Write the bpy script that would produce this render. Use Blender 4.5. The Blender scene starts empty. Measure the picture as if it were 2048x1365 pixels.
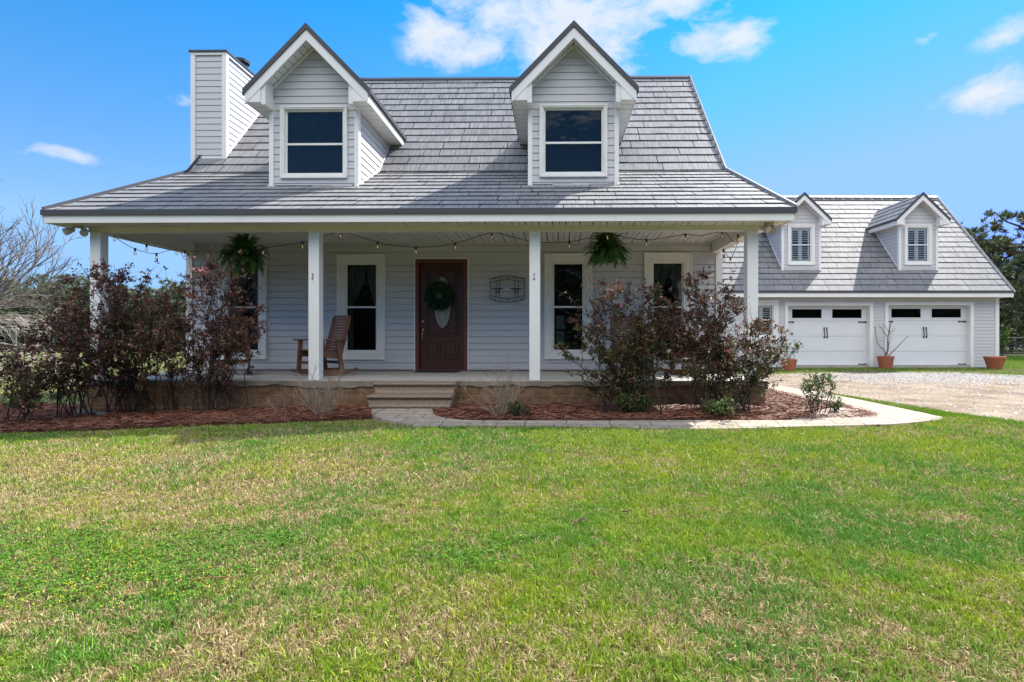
import bpy, math, random
import numpy as np
from mathutils import Vector, Matrix
R = math.radians
scene = bpy.context.scene
col = scene.collection

# ------------------------------------------------------------------ camera
F = 1140.0; TH = 0.0164; CX = 1110 - F*math.tan(TH); HY = 675.0; EYE = 1.08
cam_d = bpy.data.cameras.new('camera'); cam = bpy.data.objects.new('camera', cam_d); col.objects.link(cam)
cam.location = (0, 0, EYE); cam.rotation_euler = (R(90), 0, TH)
cam_d.sensor_width = 36; cam_d.lens = F/2048*36
cam_d.shift_x = -(CX-1024)/2048; cam_d.shift_y = -(682.5-HY)/2048
cam_d.clip_start = 0.05; cam_d.clip_end = 3000
scene.camera = cam
scene.render.resolution_x = 1024; scene.render.resolution_y = 682

def at(px, py, Y):
    "world point seen at photo pixel (px,py) on the vertical plane at distance Y"
    u = (px-CX)/F; w = (HY-py)/F
    X = Y*(u*math.cos(TH)-math.sin(TH))/(math.cos(TH)+u*math.sin(TH))
    d = -X*math.sin(TH)+Y*math.cos(TH)
    return Vector((X, Y, EYE+w*d))
def gp(px, py, z=0.0):
    u = (px-CX)/F; d = (EYE-z)*F/(py-HY); r = u*d
    return (r*math.cos(TH)-d*math.sin(TH), r*math.sin(TH)+d*math.cos(TH))

# ------------------------------------------------------------------ world, sun
SUN_AZ = (0.76, 0.65); SUN_EL = R(48.5)
world = bpy.data.worlds.new("World"); scene.world = world; world.use_nodes = True
nt = world.node_tree; nt.nodes.clear()
def N(nt, t, **k):
    n = nt.nodes.new(t)
    for a, b in k.items(): setattr(n, a, b)
    return n
def L(nt, a, b): nt.links.new(a, b)
def math_n(nt, op, a, b=None, c=None, clamp=False):
    n = N(nt, 'ShaderNodeMath', operation=op, use_clamp=clamp)
    for i, v in enumerate((a, b, c)):
        if v is None: continue
        if isinstance(v, (int, float)): n.inputs[i].default_value = v
        else: L(nt, v, n.inputs[i])
    return n.outputs[0]
out = N(nt, 'ShaderNodeOutputWorld'); bg = N(nt, 'ShaderNodeBackground'); L(nt, bg.outputs[0], out.inputs[0])
bg.inputs[1].default_value = 0.09
sky = N(nt, 'ShaderNodeTexSky'); sky.sky_type = 'NISHITA'; sky.sun_disc = False
sky.sun_elevation = SUN_EL; sky.sun_rotation = math.atan2(SUN_AZ[0], SUN_AZ[1])
sky.air_density = 1.0; sky.dust_density = 0.3; sky.ozone_density = 2.5
tint = N(nt, 'ShaderNodeMix', data_type='RGBA', blend_type='MULTIPLY'); tint.inputs[0].default_value = 1
L(nt, sky.outputs[0], tint.inputs[6])
tc = N(nt, 'ShaderNodeTexCoord')
sz = N(nt, 'ShaderNodeSeparateXYZ'); L(nt, tc.outputs['Generated'], sz.inputs[0])
hr = N(nt, 'ShaderNodeMapRange'); L(nt, sz.outputs[2], hr.inputs[0]); hr.inputs[1].default_value = .05; hr.inputs[2].default_value = .5
ht = N(nt, 'ShaderNodeMix', data_type='RGBA'); L(nt, hr.outputs[0], ht.inputs[0]); ht.inputs[6].default_value = (1.0, .90, 1.0, 1); ht.inputs[7].default_value = (.13, 1.02, 1.5, 1)
L(nt, ht.outputs[2], tint.inputs[7])
noise = N(nt, 'ShaderNodeTexNoise'); noise.inputs['Scale'].default_value = 11; noise.inputs['Detail'].default_value = 12; noise.inputs['Roughness'].default_value = .66
mp = N(nt, 'ShaderNodeMapping'); mp.inputs['Scale'].default_value = (1, 1, 2.0); mp.inputs['Rotation'].default_value = (0, R(-18), 0)
wn = N(nt, 'ShaderNodeTexNoise'); wn.inputs['Scale'].default_value = 5; wn.inputs['Detail'].default_value = 4; L(nt, tc.outputs['Generated'], wn.inputs['Vector'])
wv = N(nt, 'ShaderNodeVectorMath', operation='SUBTRACT'); L(nt, wn.outputs['Color'], wv.inputs[0]); wv.inputs[1].default_value = (.5, .5, .5)
warp = N(nt, 'ShaderNodeVectorMath', operation='MULTIPLY_ADD'); L(nt, wv.outputs[0], warp.inputs[0]); warp.inputs[1].default_value = (.09, .09, .08); L(nt, tc.outputs['Generated'], warp.inputs[2])
L(nt, warp.outputs[0], mp.inputs[0]); L(nt, mp.outputs[0], noise.inputs['Vector'])
acc = None
# (px, py, half width px, half height px, strength)
CL = [(870, 80, 62, 52, 1.0), (955, 108, 66, 26, .95), (1060, 20, 190, 46, 1.05), (1130, 75, 110, 85, 1.15), (1240, 60, 110, 66, 1.05), (1300, 10, 160, 38, 1.0),
      (1430, 92, 95, 30, 1.0), (1060, 128, 70, 34, .85), (1270, 140, 50, 16, .6), (1990, 172, 82, 40, 1.1), (2015, 60, 50, 22, .8), (130, 326, 58, 13, .72), (352, 196, 30, 13, .7), (1850, 72, 24, 9, .55)]
for (px, py, hw, hh, s) in CL:
    c = Vector(at(px, py, 10)) - Vector((0, 0, EYE)); dd = c.length; c.normalize()
    k = 10.0/dd                                     # angular shrink away from the axis
    sub = N(nt, 'ShaderNodeVectorMath', operation='SUBTRACT'); L(nt, warp.outputs[0], sub.inputs[0]); sub.inputs[1].default_value = c
    mul = N(nt, 'ShaderNodeVectorMath', operation='MULTIPLY'); L(nt, sub.outputs[0], mul.inputs[0])
    mul.inputs[1].default_value = (F/hw/k, F/hw/k, F/hh/k)
    ln = N(nt, 'ShaderNodeVectorMath', operation='LENGTH'); L(nt, mul.outputs[0], ln.inputs[0])
    v = math_n(nt, 'MULTIPLY', math_n(nt, 'SUBTRACT', 1.55, ln.outputs['Value']), s*.9)
    v = math_n(nt, 'MINIMUM', v, .9*s)
    acc = v if acc is None else math_n(nt, 'MAXIMUM', acc, v)
acc = math_n(nt, 'MAXIMUM', acc, -.2)
nz = math_n(nt, 'MULTIPLY', math_n(nt, 'SUBTRACT', noise.outputs[0], .5), 3.2)
front = math_n(nt, 'ADD', math_n(nt, 'SUBTRACT', acc, .26), nz)
front = math_n(nt, 'MULTIPLY', front, math_n(nt, 'MULTIPLY', math_n(nt, 'ADD', acc, .0, clamp=True), 2.5, clamp=True))
front = math_n(nt, 'SMOOTH_MIN', math_n(nt, 'MULTIPLY', front, .95), 0.93, .4)
front = math_n(nt, 'MAXIMUM', front, 0)
# unseen bright cloud bank added behind the camera as neutral fill for shaded fronts
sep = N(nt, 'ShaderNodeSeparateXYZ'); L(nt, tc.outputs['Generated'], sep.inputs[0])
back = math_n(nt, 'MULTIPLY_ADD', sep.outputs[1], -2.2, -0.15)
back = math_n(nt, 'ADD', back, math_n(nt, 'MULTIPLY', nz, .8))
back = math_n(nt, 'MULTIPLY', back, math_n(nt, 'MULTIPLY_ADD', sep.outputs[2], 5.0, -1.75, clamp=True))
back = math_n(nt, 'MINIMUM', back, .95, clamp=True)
cap = N(nt, 'ShaderNodeMix', data_type='RGBA', blend_type='DARKEN'); cap.inputs[0].default_value = 1; L(nt, tint.outputs[2], cap.inputs[6]); cap.inputs[7].default_value = (2.0, 3.7, 30, 1)
mix0 = N(nt, 'ShaderNodeMix', data_type='RGBA'); L(nt, front, mix0.inputs[0]); L(nt, cap.outputs[2], mix0.inputs[6]); mix0.inputs[7].default_value = (5.0, 5.25, 5.5, 1)
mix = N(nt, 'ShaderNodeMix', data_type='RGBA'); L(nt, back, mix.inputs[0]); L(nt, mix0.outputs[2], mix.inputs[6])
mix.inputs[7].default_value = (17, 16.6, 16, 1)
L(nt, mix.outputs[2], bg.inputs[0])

sd = bpy.data.lights.new('sun', 'SUN'); sd.energy = 4.9; sd.angle = R(.55); sd.color = (1, .955, .88)
so = bpy.data.objects.new('sun', sd); col.objects.link(so)
to_sun = Vector((SUN_AZ[0]*math.cos(SUN_EL), SUN_AZ[1]*math.cos(SUN_EL), math.sin(SUN_EL)*math.hypot(*SUN_AZ)))
so.rotation_euler = to_sun.to_track_quat('Z', 'Y').to_euler(); so.location = (20, 20, 30)
scene.view_settings.view_transform = 'Standard'; scene.view_settings.look = 'None'
scene.view_settings.exposure = 0.95; scene.view_settings.gamma = 1

# ------------------------------------------------------------------ helpers
class MB:
    def __init__(s): s.v = []; s.f = []; s.c = None; s.uv = None
    def quad(s, *p):
        b = len(s.v); s.v += [tuple(q) for q in p]; s.f.append(tuple(range(b, b+len(p)))); return s
    def box(s, x0, x1, y0, y1, z0, z1):
        b = len(s.v)
        s.v += [(x0,y0,z0),(x1,y0,z0),(x1,y1,z0),(x0,y1,z0),(x0,y0,z1),(x1,y0,z1),(x1,y1,z1),(x0,y1,z1)]
        for f in ((0,3,2,1),(4,5,6,7),(0,1,5,4),(1,2,6,5),(2,3,7,6),(3,0,4,7)): s.f.append(tuple(b+i for i in f))
        return s
    def obox(s, p, q, w, h, up=(0,0,1)):
        "bar from p to q, width w sideways, height h along up"
        p = Vector(p); q = Vector(q); d = (q-p).normalized(); up = Vector(up)
        sd_ = d.cross(up).normalized(); u2 = sd_.cross(d).normalized()
        b = len(s.v)
        for o in (p, q):
            for a, c in ((-1,-1),(1,-1),(1,1),(-1,1)): s.v.append(tuple(o+sd_*a*w/2+u2*c*h/2))
        for f in ((0,1,2,3),(4,7,6,5),(0,4,5,1),(1,5,6,2),(2,6,7,3),(3,7,4,0)): s.f.append(tuple(b+i for i in f))
        return s
    def tube(s, pts, rad, n=6, cap=True):
        pts = [Vector(p) for p in pts]
        if not hasattr(rad, '__len__'): rad = [rad]*len(pts)
        b = len(s.v); ref = Vector((0.13, 0.31, 1)).normalized()
        for i, p in enumerate(pts):
            d = (pts[min(i+1, len(pts)-1)]-pts[max(i-1, 0)])
            d = d.normalized() if d.length > 1e-9 else Vector((0,0,1))
            if abs(d.dot(ref)) > .97: ref = Vector((1, .1, 0)).normalized()
            a = d.cross(ref).normalized(); c = d.cross(a)
            for k in range(n):
                t = 2*math.pi*k/n; s.v.append(tuple(p+(a*math.cos(t)+c*math.sin(t))*rad[i]))
        for i in range(len(pts)-1):
            for k in range(n):
                s.f.append((b+i*n+k, b+i*n+(k+1)%n, b+(i+1)*n+(k+1)%n, b+(i+1)*n+k))
        if cap:
            s.f.append(tuple(b+k for k in range(n))[::-1]); s.f.append(tuple(b+(len(pts)-1)*n+k for k in range(n)))
        return s
    def lathe(s, prof, c=(0,0,0), n=24, axis='z'):
        b = len(s.v); c = Vector(c)
        for (r, z) in prof:
            for k in range(n):
                t = 2*math.pi*k/n
                q = (r*math.cos(t), r*math.sin(t), z) if axis == 'z' else ((r*math.cos(t), z, r*math.sin(t)) if axis == 'y' else (z, r*math.cos(t), r*math.sin(t)))
                s.v.append(tuple(c+Vector(q)))
        for i in range(len(prof)-1):
            for k in range(n): s.f.append((b+i*n+k, b+i*n+(k+1)%n, b+(i+1)*n+(k+1)%n, b+(i+1)*n+k))
        return s
    def prism(s, poly, y0, y1):
        "poly in (x,z), extruded along y"
        b = len(s.v); n = len(poly)
        for y in (y0, y1):
            for (x, z) in poly: s.v.append((x, y, z))
        s.f.append(tuple(b+i for i in range(n))); s.f.append(tuple(b+n+i for i in range(n))[::-1])
        for i in range(n): s.f.append((b+i, b+n+i, b+n+(i+1)%n, b+(i+1)%n))
        return s
    def build(s, name, mat, parent=None, smooth=False, bevel=0):
        me = bpy.data.meshes.new(name); me.from_pydata(s.v, [], s.f)
        if s.c is not None:
            a = me.color_attributes.new('Col', 'FLOAT_COLOR', 'POINT'); a.data.foreach_set('color', np.asarray(s.c, dtype=np.float32).ravel())
        if s.uv is not None:
            u = me.uv_layers.new(name='UVMap'); u.data.foreach_set('uv', np.asarray(s.uv, dtype=np.float32).ravel())
        me.validate(); 
        import bmesh
        if s.c is None and s.uv is None:
            bm = bmesh.new(); bm.from_mesh(me); bmesh.ops.recalc_face_normals(bm, faces=bm.faces); bm.to_mesh(me); bm.free()
        me.update()
        o = bpy.data.objects.new(name, me); col.objects.link(o)
        if mat: me.materials.append(mat)
        if smooth: me.polygons.foreach_set('use_smooth', [True]*len(me.polygons))
        if bevel:
            m = o.modifiers.new('bevel', 'BEVEL'); m.width = bevel; m.segments = 2; m.limit_method = 'ANGLE'
        if parent: o.parent = parent
        return o

def np_mesh(name, verts, faces, colors, mat, parent=None, nf=4, smooth=False):
    me = bpy.data.meshes.new(name)
    verts = np.asarray(verts, np.float32); faces = np.asarray(faces, np.int32)
    me.vertices.add(len(verts)); me.vertices.foreach_set('co', verts.ravel())
    me.loops.add(faces.size); me.loops.foreach_set('vertex_index', faces.ravel())
    me.polygons.add(len(faces)); me.polygons.foreach_set('loop_start', np.arange(len(faces), dtype=np.int32)*nf)
    me.polygons.foreach_set('loop_total', np.full(len(faces), nf, np.int32))
    if colors is not None:
        a = me.color_attributes.new('Col', 'FLOAT_COLOR', 'POINT')
        c = np.ones((len(verts), 4), np.float32); c[:, :3] = colors; a.data.foreach_set('color', c.ravel())
    if smooth: me.polygons.foreach_set('use_smooth', np.ones(len(faces), bool))
    me.update(calc_edges=True)
    if mat: me.materials.append(mat)
    o = bpy.data.objects.new(name, me); col.objects.link(o)
    if parent: o.parent = parent
    return o

def empty(name, loc=(0,0,0), rz=0, label=None, cat=None, group=None, kind=None):
    o = bpy.data.objects.new(name, None); col.objects.link(o); o.location = loc; o.rotation_euler = (0, 0, rz); o.empty_display_size = .2
    return tag(o, label, cat, group, kind)
def tag(o, label=None, cat=None, group=None, kind=None):
    if label: o['label'] = label
    if cat: o['category'] = cat
    if group: o['group'] = group
    if kind: o['kind'] = kind
    return o
def copy_tree(o, parent=None):
    c = o.copy(); col.objects.link(c)
    if parent: c.parent = parent
    for ch in list(o.children): copy_tree(ch, c)
    return c

# ------------------------------------------------------------------ materials
def mat(name, color, rough=.6, metal=0, spec=.5, noise_s=0, noise_a=.0, bump=0, bump_s=30, attr=False, trans=0, coat=0, stretch=None, col2=None, second=None):
    m = bpy.data.materials.new(name); m.use_nodes = True; nt = m.node_tree
    b = nt.nodes['Principled BSDF']; b.inputs['Base Color'].default_value = (*color, 1)
    b.inputs['Roughness'].default_value = rough; b.inputs['Metallic'].default_value = metal; b.inputs['Specular IOR Level'].default_value = spec
    if coat: b.inputs['Coat Weight'].default_value = coat; b.inputs['Coat Roughness'].default_value = .15
    tc = N(nt, 'ShaderNodeTexCoord'); src = tc.outputs['Object']
    if stretch:
        mp = N(nt, 'ShaderNodeMapping'); mp.inputs['Scale'].default_value = stretch; L(nt, src, mp.inputs[0]); src = mp.outputs[0]
    cur = None
    if attr:
        a = N(nt, 'ShaderNodeAttribute'); a.attribute_name = 'Col'; cur = a.outputs['Color']
    if noise_s:
        nz = N(nt, 'ShaderNodeTexNoise'); nz.inputs['Scale'].default_value = noise_s; nz.inputs['Detail'].default_value = 6; nz.inputs['Roughness'].default_value = .6
        L(nt, src, nz.inputs['Vector'])
        mr = N(nt, 'ShaderNodeMapRange'); L(nt, nz.outputs[0], mr.inputs[0]); mr.inputs[1].default_value = .3; mr.inputs[2].default_value = .7
        mx = N(nt, 'ShaderNodeMix', data_type='RGBA')
        L(nt, mr.outputs[0], mx.inputs[0])
        if cur is not None:
            dk = N(nt, 'ShaderNodeMix', data_type='RGBA', blend_type='MULTIPLY'); dk.inputs[0].default_value = 1; L(nt, cur, dk.inputs[6]); dk.inputs[7].default_value = (1-noise_a,)*3+(1,)
            L(nt, dk.outputs[2], mx.inputs[6]); L(nt, cur, mx.inputs[7])
        else:
            c2 = col2 if col2 else tuple(c*(1-noise_a) for c in color)
            mx.inputs[6].default_value = (*c2, 1); mx.inputs[7].default_value = (*color, 1)
        cur = mx.outputs[2]
    if cur is not None: L(nt, cur, b.inputs['Base Color'])
    if bump:
        n2 = N(nt, 'ShaderNodeTexNoise'); n2.inputs['Scale'].default_value = bump_s; n2.inputs['Detail'].default_value = 5; L(nt, src, n2.inputs['Vector'])
        bp = N(nt, 'ShaderNodeBump'); bp.inputs['Strength'].default_value = bump; bp.inputs['Distance'].default_value = .02; L(nt, n2.outputs[0], bp.inputs['Height']); L(nt, bp.outputs[0], b.inputs['Normal'])
    if trans:
        tr = N(nt, 'ShaderNodeBsdfTranslucent'); ms = N(nt, 'ShaderNodeMixShader'); ms.inputs[0].default_value = trans
        if cur is not None: L(nt, cur, tr.inputs[0])
        else: tr.inputs[0].default_value = (*color, 1)
        o = nt.nodes['Material Output']; L(nt, b.outputs[0], ms.inputs[1]); L(nt, tr.outputs[0], ms.inputs[2]); L(nt, ms.outputs[0], o.inputs[0])
    return m

M_siding = mat('vinyl_siding', (.55, .545, .565), .45, spec=.4, noise_s=1.3, noise_a=.07, bump=.06, bump_s=60, stretch=(.4, .4, 3))
M_white = mat('white_trim', (.78, .77, .755), .4, noise_s=2.5, noise_a=.07)
M_cream = mat('aged_white_trim', (.78, .765, .73), .5, noise_s=5, noise_a=.10)
M_soffit = mat('soffit_vinyl', (.76, .75, .72), .5, noise_s=3, noise_a=.10)
M_groove = mat('soffit_groove', (.07, .068, .065), .9)
M_post = mat('post_paint', (.80, .80, .79), .4, noise_s=3, noise_a=.06, bump=.05)
M_metal = mat('dark_metal_edge', (.065, .065, .075), .5, spec=.3)
M_under = mat('roof_underlay', (.02, .02, .022), .9, spec=.1)
M_conc = mat('concrete', (.43, .41, .375), .8, noise_s=3, noise_a=.22, bump=.2, bump_s=60)
M_concdk = mat('stained_concrete', (.30, .25, .19), .9, noise_s=3, noise_a=.6, bump=.5, bump_s=30)
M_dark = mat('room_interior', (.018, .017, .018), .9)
M_pane_grey = mat('pane_grey', (.12, .125, .13), .9, noise_s=5, noise_a=.35)  # for the added panel that lightens the dormer panes
M_curtain = mat('curtain_cloth', (.62, .62, .54), .9, noise_s=8, noise_a=.4, stretch=(8, 1, .4))
M_maho = mat('mahogany', (.075, .010, .008), .35, coat=.2, noise_s=6, noise_a=.5, stretch=(6, 6, .5))
M_mahol = mat('mahogany_frame', (.14, .032, .015), .45, coat=.1, noise_s=6, noise_a=.4, stretch=(6, 6, .5))
M_brass = mat('old_brass', (.45, .38, .26), .3, metal=.9)
M_black = mat('black_iron', (.015, .015, .017), .5)
M_wood = mat('chair_wood', (.18, .080, .045), .6, noise_s=7, noise_a=.55, bump=.3, bump_s=25, stretch=(1, 8, 8))
M_terra = mat('terracotta', (.42, .13, .06), .65, noise_s=6, noise_a=.25)
M_leaf = mat('shrub_leaf', (.1, .05, .05), .5, spec=.35, attr=True, trans=.34)
M_fern = mat('fern_frond', (.05, .12, .03), .5, attr=True, trans=.3)
M_bark = mat('shrub_bark', (.045, .03, .025), .85, noise_s=15, noise_a=.4)
M_twig = mat('bare_twig', (.34, .26, .19), .8, noise_s=10, noise_a=.4)
M_pbark = mat('pale_bark', (.42, .37, .31), .8, noise_s=6, noise_a=.4)
M_gbark = mat('grey_bark', (.20, .165, .14), .85, noise_s=6, noise_a=.4)
M_pine = mat('pine_needles', (.04, .07, .03), .6, attr=True, trans=.15)
M_ptrunk = mat('pine_bark', (.11, .075, .055), .9, noise_s=5, noise_a=.5)
M_grass = mat('grass_blade', (.1, .2, .04), .65, spec=.2, attr=True, trans=.25)
M_straw = mat('pine_straw', (.2, .08, .04), .6, attr=True)
M_stone = mat('stone', (.22, .215, .20), .85, noise_s=14, noise_a=.5, bump=.5, bump_s=20)
M_fence = mat('fence_wood', (.17, .155, .13), .9, noise_s=8, noise_a=.4)
M_wire = mat('galvanised_wire', (.42, .42, .43), .5, metal=.6)
M_shutter = mat('shutter_paint', (.70, .70, .69), .5)
M_gdoor = mat('garage_door_paint', (.74, .755, .775), .4, noise_s=1.5, noise_a=.04, bump=.04, bump_s=80)
M_light = mat('floodlight_plastic', (.55, .50, .42), .5, noise_s=12, noise_a=.3)
M_dirtroof = None

def glass_mat(name, tint_=(.55, .6, .62), rough=.02, ref=1.0, body=(.02, .022, .024), bf=.0):
    m = bpy.data.materials.new(name); m.use_nodes = True; nt = m.node_tree
    for n in list(nt.nodes):
        if n.type == 'BSDF_PRINCIPLED': nt.nodes.remove(n)
    o = nt.nodes['Material Output']
    t = N(nt, 'ShaderNodeBsdfTransparent'); t.inputs[0].default_value = (*tint_, 1)
    g = N(nt, 'ShaderNodeBsdfGlossy'); g.inputs['Roughness'].default_value = rough; g.inputs[0].default_value = (ref, ref, ref, 1)
    fr = N(nt, 'ShaderNodeFresnel'); fr.inputs[0].default_value = 1.38
    tc = N(nt, 'ShaderNodeTexCoord'); nz = N(nt, 'ShaderNodeTexNoise'); nz.inputs['Scale'].default_value = 3.0; nz.inputs['Detail'].default_value = 2; L(nt, tc.outputs['Object'], nz.inputs['Vector'])
    bp = N(nt, 'ShaderNodeBump'); bp.inputs['Strength'].default_value = .15; bp.inputs['Distance'].default_value = .05; L(nt, nz.outputs[0], bp.inputs['Height']); L(nt, bp.outputs[0], g.inputs['Normal'])
    ms = N(nt, 'ShaderNodeMixShader'); L(nt, fr.outputs[0], ms.inputs[0]); L(nt, t.outputs[0], ms.inputs[1]); L(nt, g.outputs[0], ms.inputs[2]); L(nt, ms.outputs[0], o.inputs[0])
    return m
M_glass = glass_mat('window_glass')
M_glass_clear = glass_mat('clear_window_glass', (.92, .94, .95))
M_bulb = glass_mat('bulb_glass', (.95, .9, .8))
M_lead = mat('frosted_leaded_glass', (.30, .30, .27), .25, noise_s=40, noise_a=.35, bump=.4, bump_s=90)

def roof_mat():
    m = bpy.data.materials.new('metal_shakes'); m.use_nodes = True; nt = m.node_tree; b = nt.nodes['Principled BSDF']
    a = N(nt, 'ShaderNodeAttribute'); a.attribute_name = 'Col'
    uv = N(nt, 'ShaderNodeTexCoord')
    mp = N(nt, 'ShaderNodeMapping'); mp.inputs['Scale'].default_value = (26, 1.6, 1); L(nt, uv.outputs['UV'], mp.inputs[0])
    nz = N(nt, 'ShaderNodeTexNoise'); nz.inputs['Scale'].default_value = 1; nz.inputs['Detail'].default_value = 3; L(nt, mp.outputs[0], nz.inputs['Vector'])
    mr = N(nt, 'ShaderNodeMapRange'); L(nt, nz.outputs[0], mr.inputs[0]); mr.inputs[1].default_value = .3; mr.inputs[2].default_value = .7; mr.inputs[3].default_value = .66; mr.inputs[4].default_value = 1.25
    # larger weathering
    n2 = N(nt, 'ShaderNodeTexNoise'); n2.inputs['Scale'].default_value = .8; n2.inputs['Detail'].default_value = 5; L(nt, uv.outputs['UV'], n2.inputs['Vector'])
    mr2 = N(nt, 'ShaderNodeMapRange'); L(nt, n2.outputs[0], mr2.inputs[0]); mr2.inputs[1].default_value = .3; mr2.inputs[2].default_value = .7; mr2.inputs[3].default_value = .88; mr2.inputs[4].default_value = 1.1
    f = math_n(nt, 'MULTIPLY', mr.outputs[0], mr2.outputs[0])
    vm = N(nt, 'ShaderNodeVectorMath', operation='SCALE'); L(nt, a.outputs['Color'], vm.inputs[0]); L(nt, f, vm.inputs['Scale'])
    L(nt, vm.outputs[0], b.inputs['Base Color'])
    b.inputs['Roughness'].default_value = .62; b.inputs['Specular IOR Level'].default_value = .22
    bp = N(nt, 'ShaderNodeBump'); bp.inputs['Strength'].default_value = .5; bp.inputs['Distance'].default_value = .006; L(nt, nz.outputs[0], bp.inputs['Height']); L(nt, bp.outputs[0], b.inputs['Normal'])
    return m
M_roof = roof_mat()

def block_mat():
    m = bpy.data.materials.new('split_face_block'); m.use_nodes = True; nt = m.node_tree; b = nt.nodes['Principled BSDF']
    tc = N(nt, 'ShaderNodeTexCoord'); sp = N(nt, 'ShaderNodeSeparateXYZ'); L(nt, tc.outputs['Object'], sp.inputs[0])
    cb = N(nt, 'ShaderNodeCombineXYZ'); L(nt, math_n(nt, 'ADD', sp.outputs[0], sp.outputs[1]), cb.inputs[0]); L(nt, sp.outputs[2], cb.inputs[1])
    br = N(nt, 'ShaderNodeTexBrick'); L(nt, cb.outputs[0], br.inputs['Vector'])
    br.inputs['Color1'].default_value = (.19, .105, .055, 1); br.inputs['Color2'].default_value = (.14, .085, .046, 1); br.inputs['Mortar'].default_value = (.32, .21, .12, 1)
    br.inputs['Scale'].default_value = 1; br.inputs['Mortar Size'].default_value = .006; br.inputs['Mortar Smooth'].default_value = .4; br.inputs['Brick Width'].default_value = .405; br.inputs['Row Height'].default_value = .2
    nz = N(nt, 'ShaderNodeTexNoise'); nz.inputs['Scale'].default_value = 9; nz.inputs['Detail'].default_value = 8; L(nt, tc.outputs['Object'], nz.inputs['Vector'])
    mr = N(nt, 'ShaderNodeMapRange'); L(nt, nz.outputs[0], mr.inputs[0]); mr.inputs[1].default_value = .3; mr.inputs[2].default_value = .7; mr.inputs[3].default_value = .6; mr.inputs[4].default_value = 1.4
    vm = N(nt, 'ShaderNodeVectorMath', operation='SCALE'); L(nt, br.outputs[0], vm.inputs[0]); L(nt, mr.outputs[0], vm.inputs['Scale']); L(nt, vm.outputs[0], b.inputs['Base Color'])
    b.inputs['Roughness'].default_value = .95
    h = math_n(nt, 'SUBTRACT', nz.outputs[0], br.outputs['Fac'])
    bp = N(nt, 'ShaderNodeBump'); bp.inputs['Strength'].default_value = .8; bp.inputs['Distance'].default_value = .03; L(nt, h, bp.inputs['Height']); L(nt, bp.outputs[0], b.inputs['Normal'])
    return m
M_block = block_mat()

def aggregate_mat():
    m = bpy.data.materials.new('exposed_aggregate'); m.use_nodes = True; nt = m.node_tree; b = nt.nodes['Principled BSDF']
    tc = N(nt, 'ShaderNodeTexCoord'); v = N(nt, 'ShaderNodeTexVoronoi'); v.inputs['Scale'].default_value = 130; L(nt, tc.outputs['Object'], v.inputs['Vector'])
    sp = N(nt, 'ShaderNodeSeparateColor'); L(nt, v.outputs['Color'], sp.inputs[0])
    cr = N(nt, 'ShaderNodeValToRGB'); L(nt, sp.outputs[0], cr.inputs[0])
    cr.color_ramp.elements[0].color = (.14, .10, .068, 1); cr.color_ramp.elements[1].color = (.36, .27, .19, 1)
    L(nt, cr.outputs[0], b.inputs['Base Color']); b.inputs['Roughness'].default_value = .8
    bp = N(nt, 'ShaderNodeBump'); bp.inputs['Strength'].default_value = .6; bp.inputs['Distance'].default_value = .01; bp.invert = True; L(nt, v.outputs['Distance'], bp.inputs['Height']); L(nt, bp.outputs[0], b.inputs['Normal'])
    return m
M_agg = aggregate_mat()

def paver_mat():
    m = bpy.data.materials.new('paver_stone'); m.use_nodes = True; nt = m.node_tree; b = nt.nodes['Principled BSDF']
    tc = N(nt, 'ShaderNodeTexCoord')
    mp = N(nt, 'ShaderNodeMapping'); mp.inputs['Rotation'].default_value = (0, 0, R(3)); L(nt, tc.outputs['Object'], mp.inputs[0])
    dn = N(nt, 'ShaderNodeTexNoise'); dn.inputs['Scale'].default_value = 2; L(nt, tc.outputs['Object'], dn.inputs['Vector'])
    ad = N(nt, 'ShaderNodeVectorMath', operation='MULTIPLY_ADD'); L(nt, dn.outputs['Color'], ad.inputs[0]); ad.inputs[1].default_value = (.06, .06, 0); L(nt, mp.outputs[0], ad.inputs[2])
    br = N(nt, 'ShaderNodeTexBrick'); L(nt, ad.outputs[0], br.inputs['Vector']); br.offset = .37; br.squash = 1.5; br.squash_frequency = 2
    br.inputs['Color1'].default_value = (.40, .315, .235, 1); br.inputs['Color2'].default_value = (.32, .26, .20, 1); br.inputs['Mortar'].default_value = (.075, .06, .045, 1)
    br.inputs['Scale'].default_value = 1; br.inputs['Mortar Size'].default_value = .007; br.inputs['Mortar Smooth'].default_value = .3; br.inputs['Brick Width'].default_value = .34; br.inputs['Row Height'].default_value = .23
    nz = N(nt, 'ShaderNodeTexNoise'); nz.inputs['Scale'].default_value = 12; nz.inputs['Detail'].default_value = 8; L(nt, tc.outputs['Object'], nz.inputs['Vector'])
    mr = N(nt, 'ShaderNodeMapRange'); L(nt, nz.outputs[0], mr.inputs[0]); mr.inputs[1].default_value = .3; mr.inputs[2].default_value = .7; mr.inputs[3].default_value = .8; mr.inputs[4].default_value = 1.2
    vm = N(nt, 'ShaderNodeVectorMath', operation='SCALE'); L(nt, br.outputs[0], vm.inputs[0]); L(nt, mr.outputs[0], vm.inputs['Scale']); L(nt, vm.outputs[0], b.inputs['Base Color'])
    b.inputs['Roughness'].default_value = .85
    h = math_n(nt, 'SUBTRACT', math_n(nt, 'MULTIPLY', nz.outputs[0], .3), br.outputs['Fac'])
    bp = N(nt, 'ShaderNodeBump'); bp.inputs['Strength'].default_value = .7; bp.inputs['Distance'].default_value = .012; L(nt, h, bp.inputs['Height']); L(nt, bp.outputs[0], b.inputs['Normal'])
    return m
M_paver = paver_mat()

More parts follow.
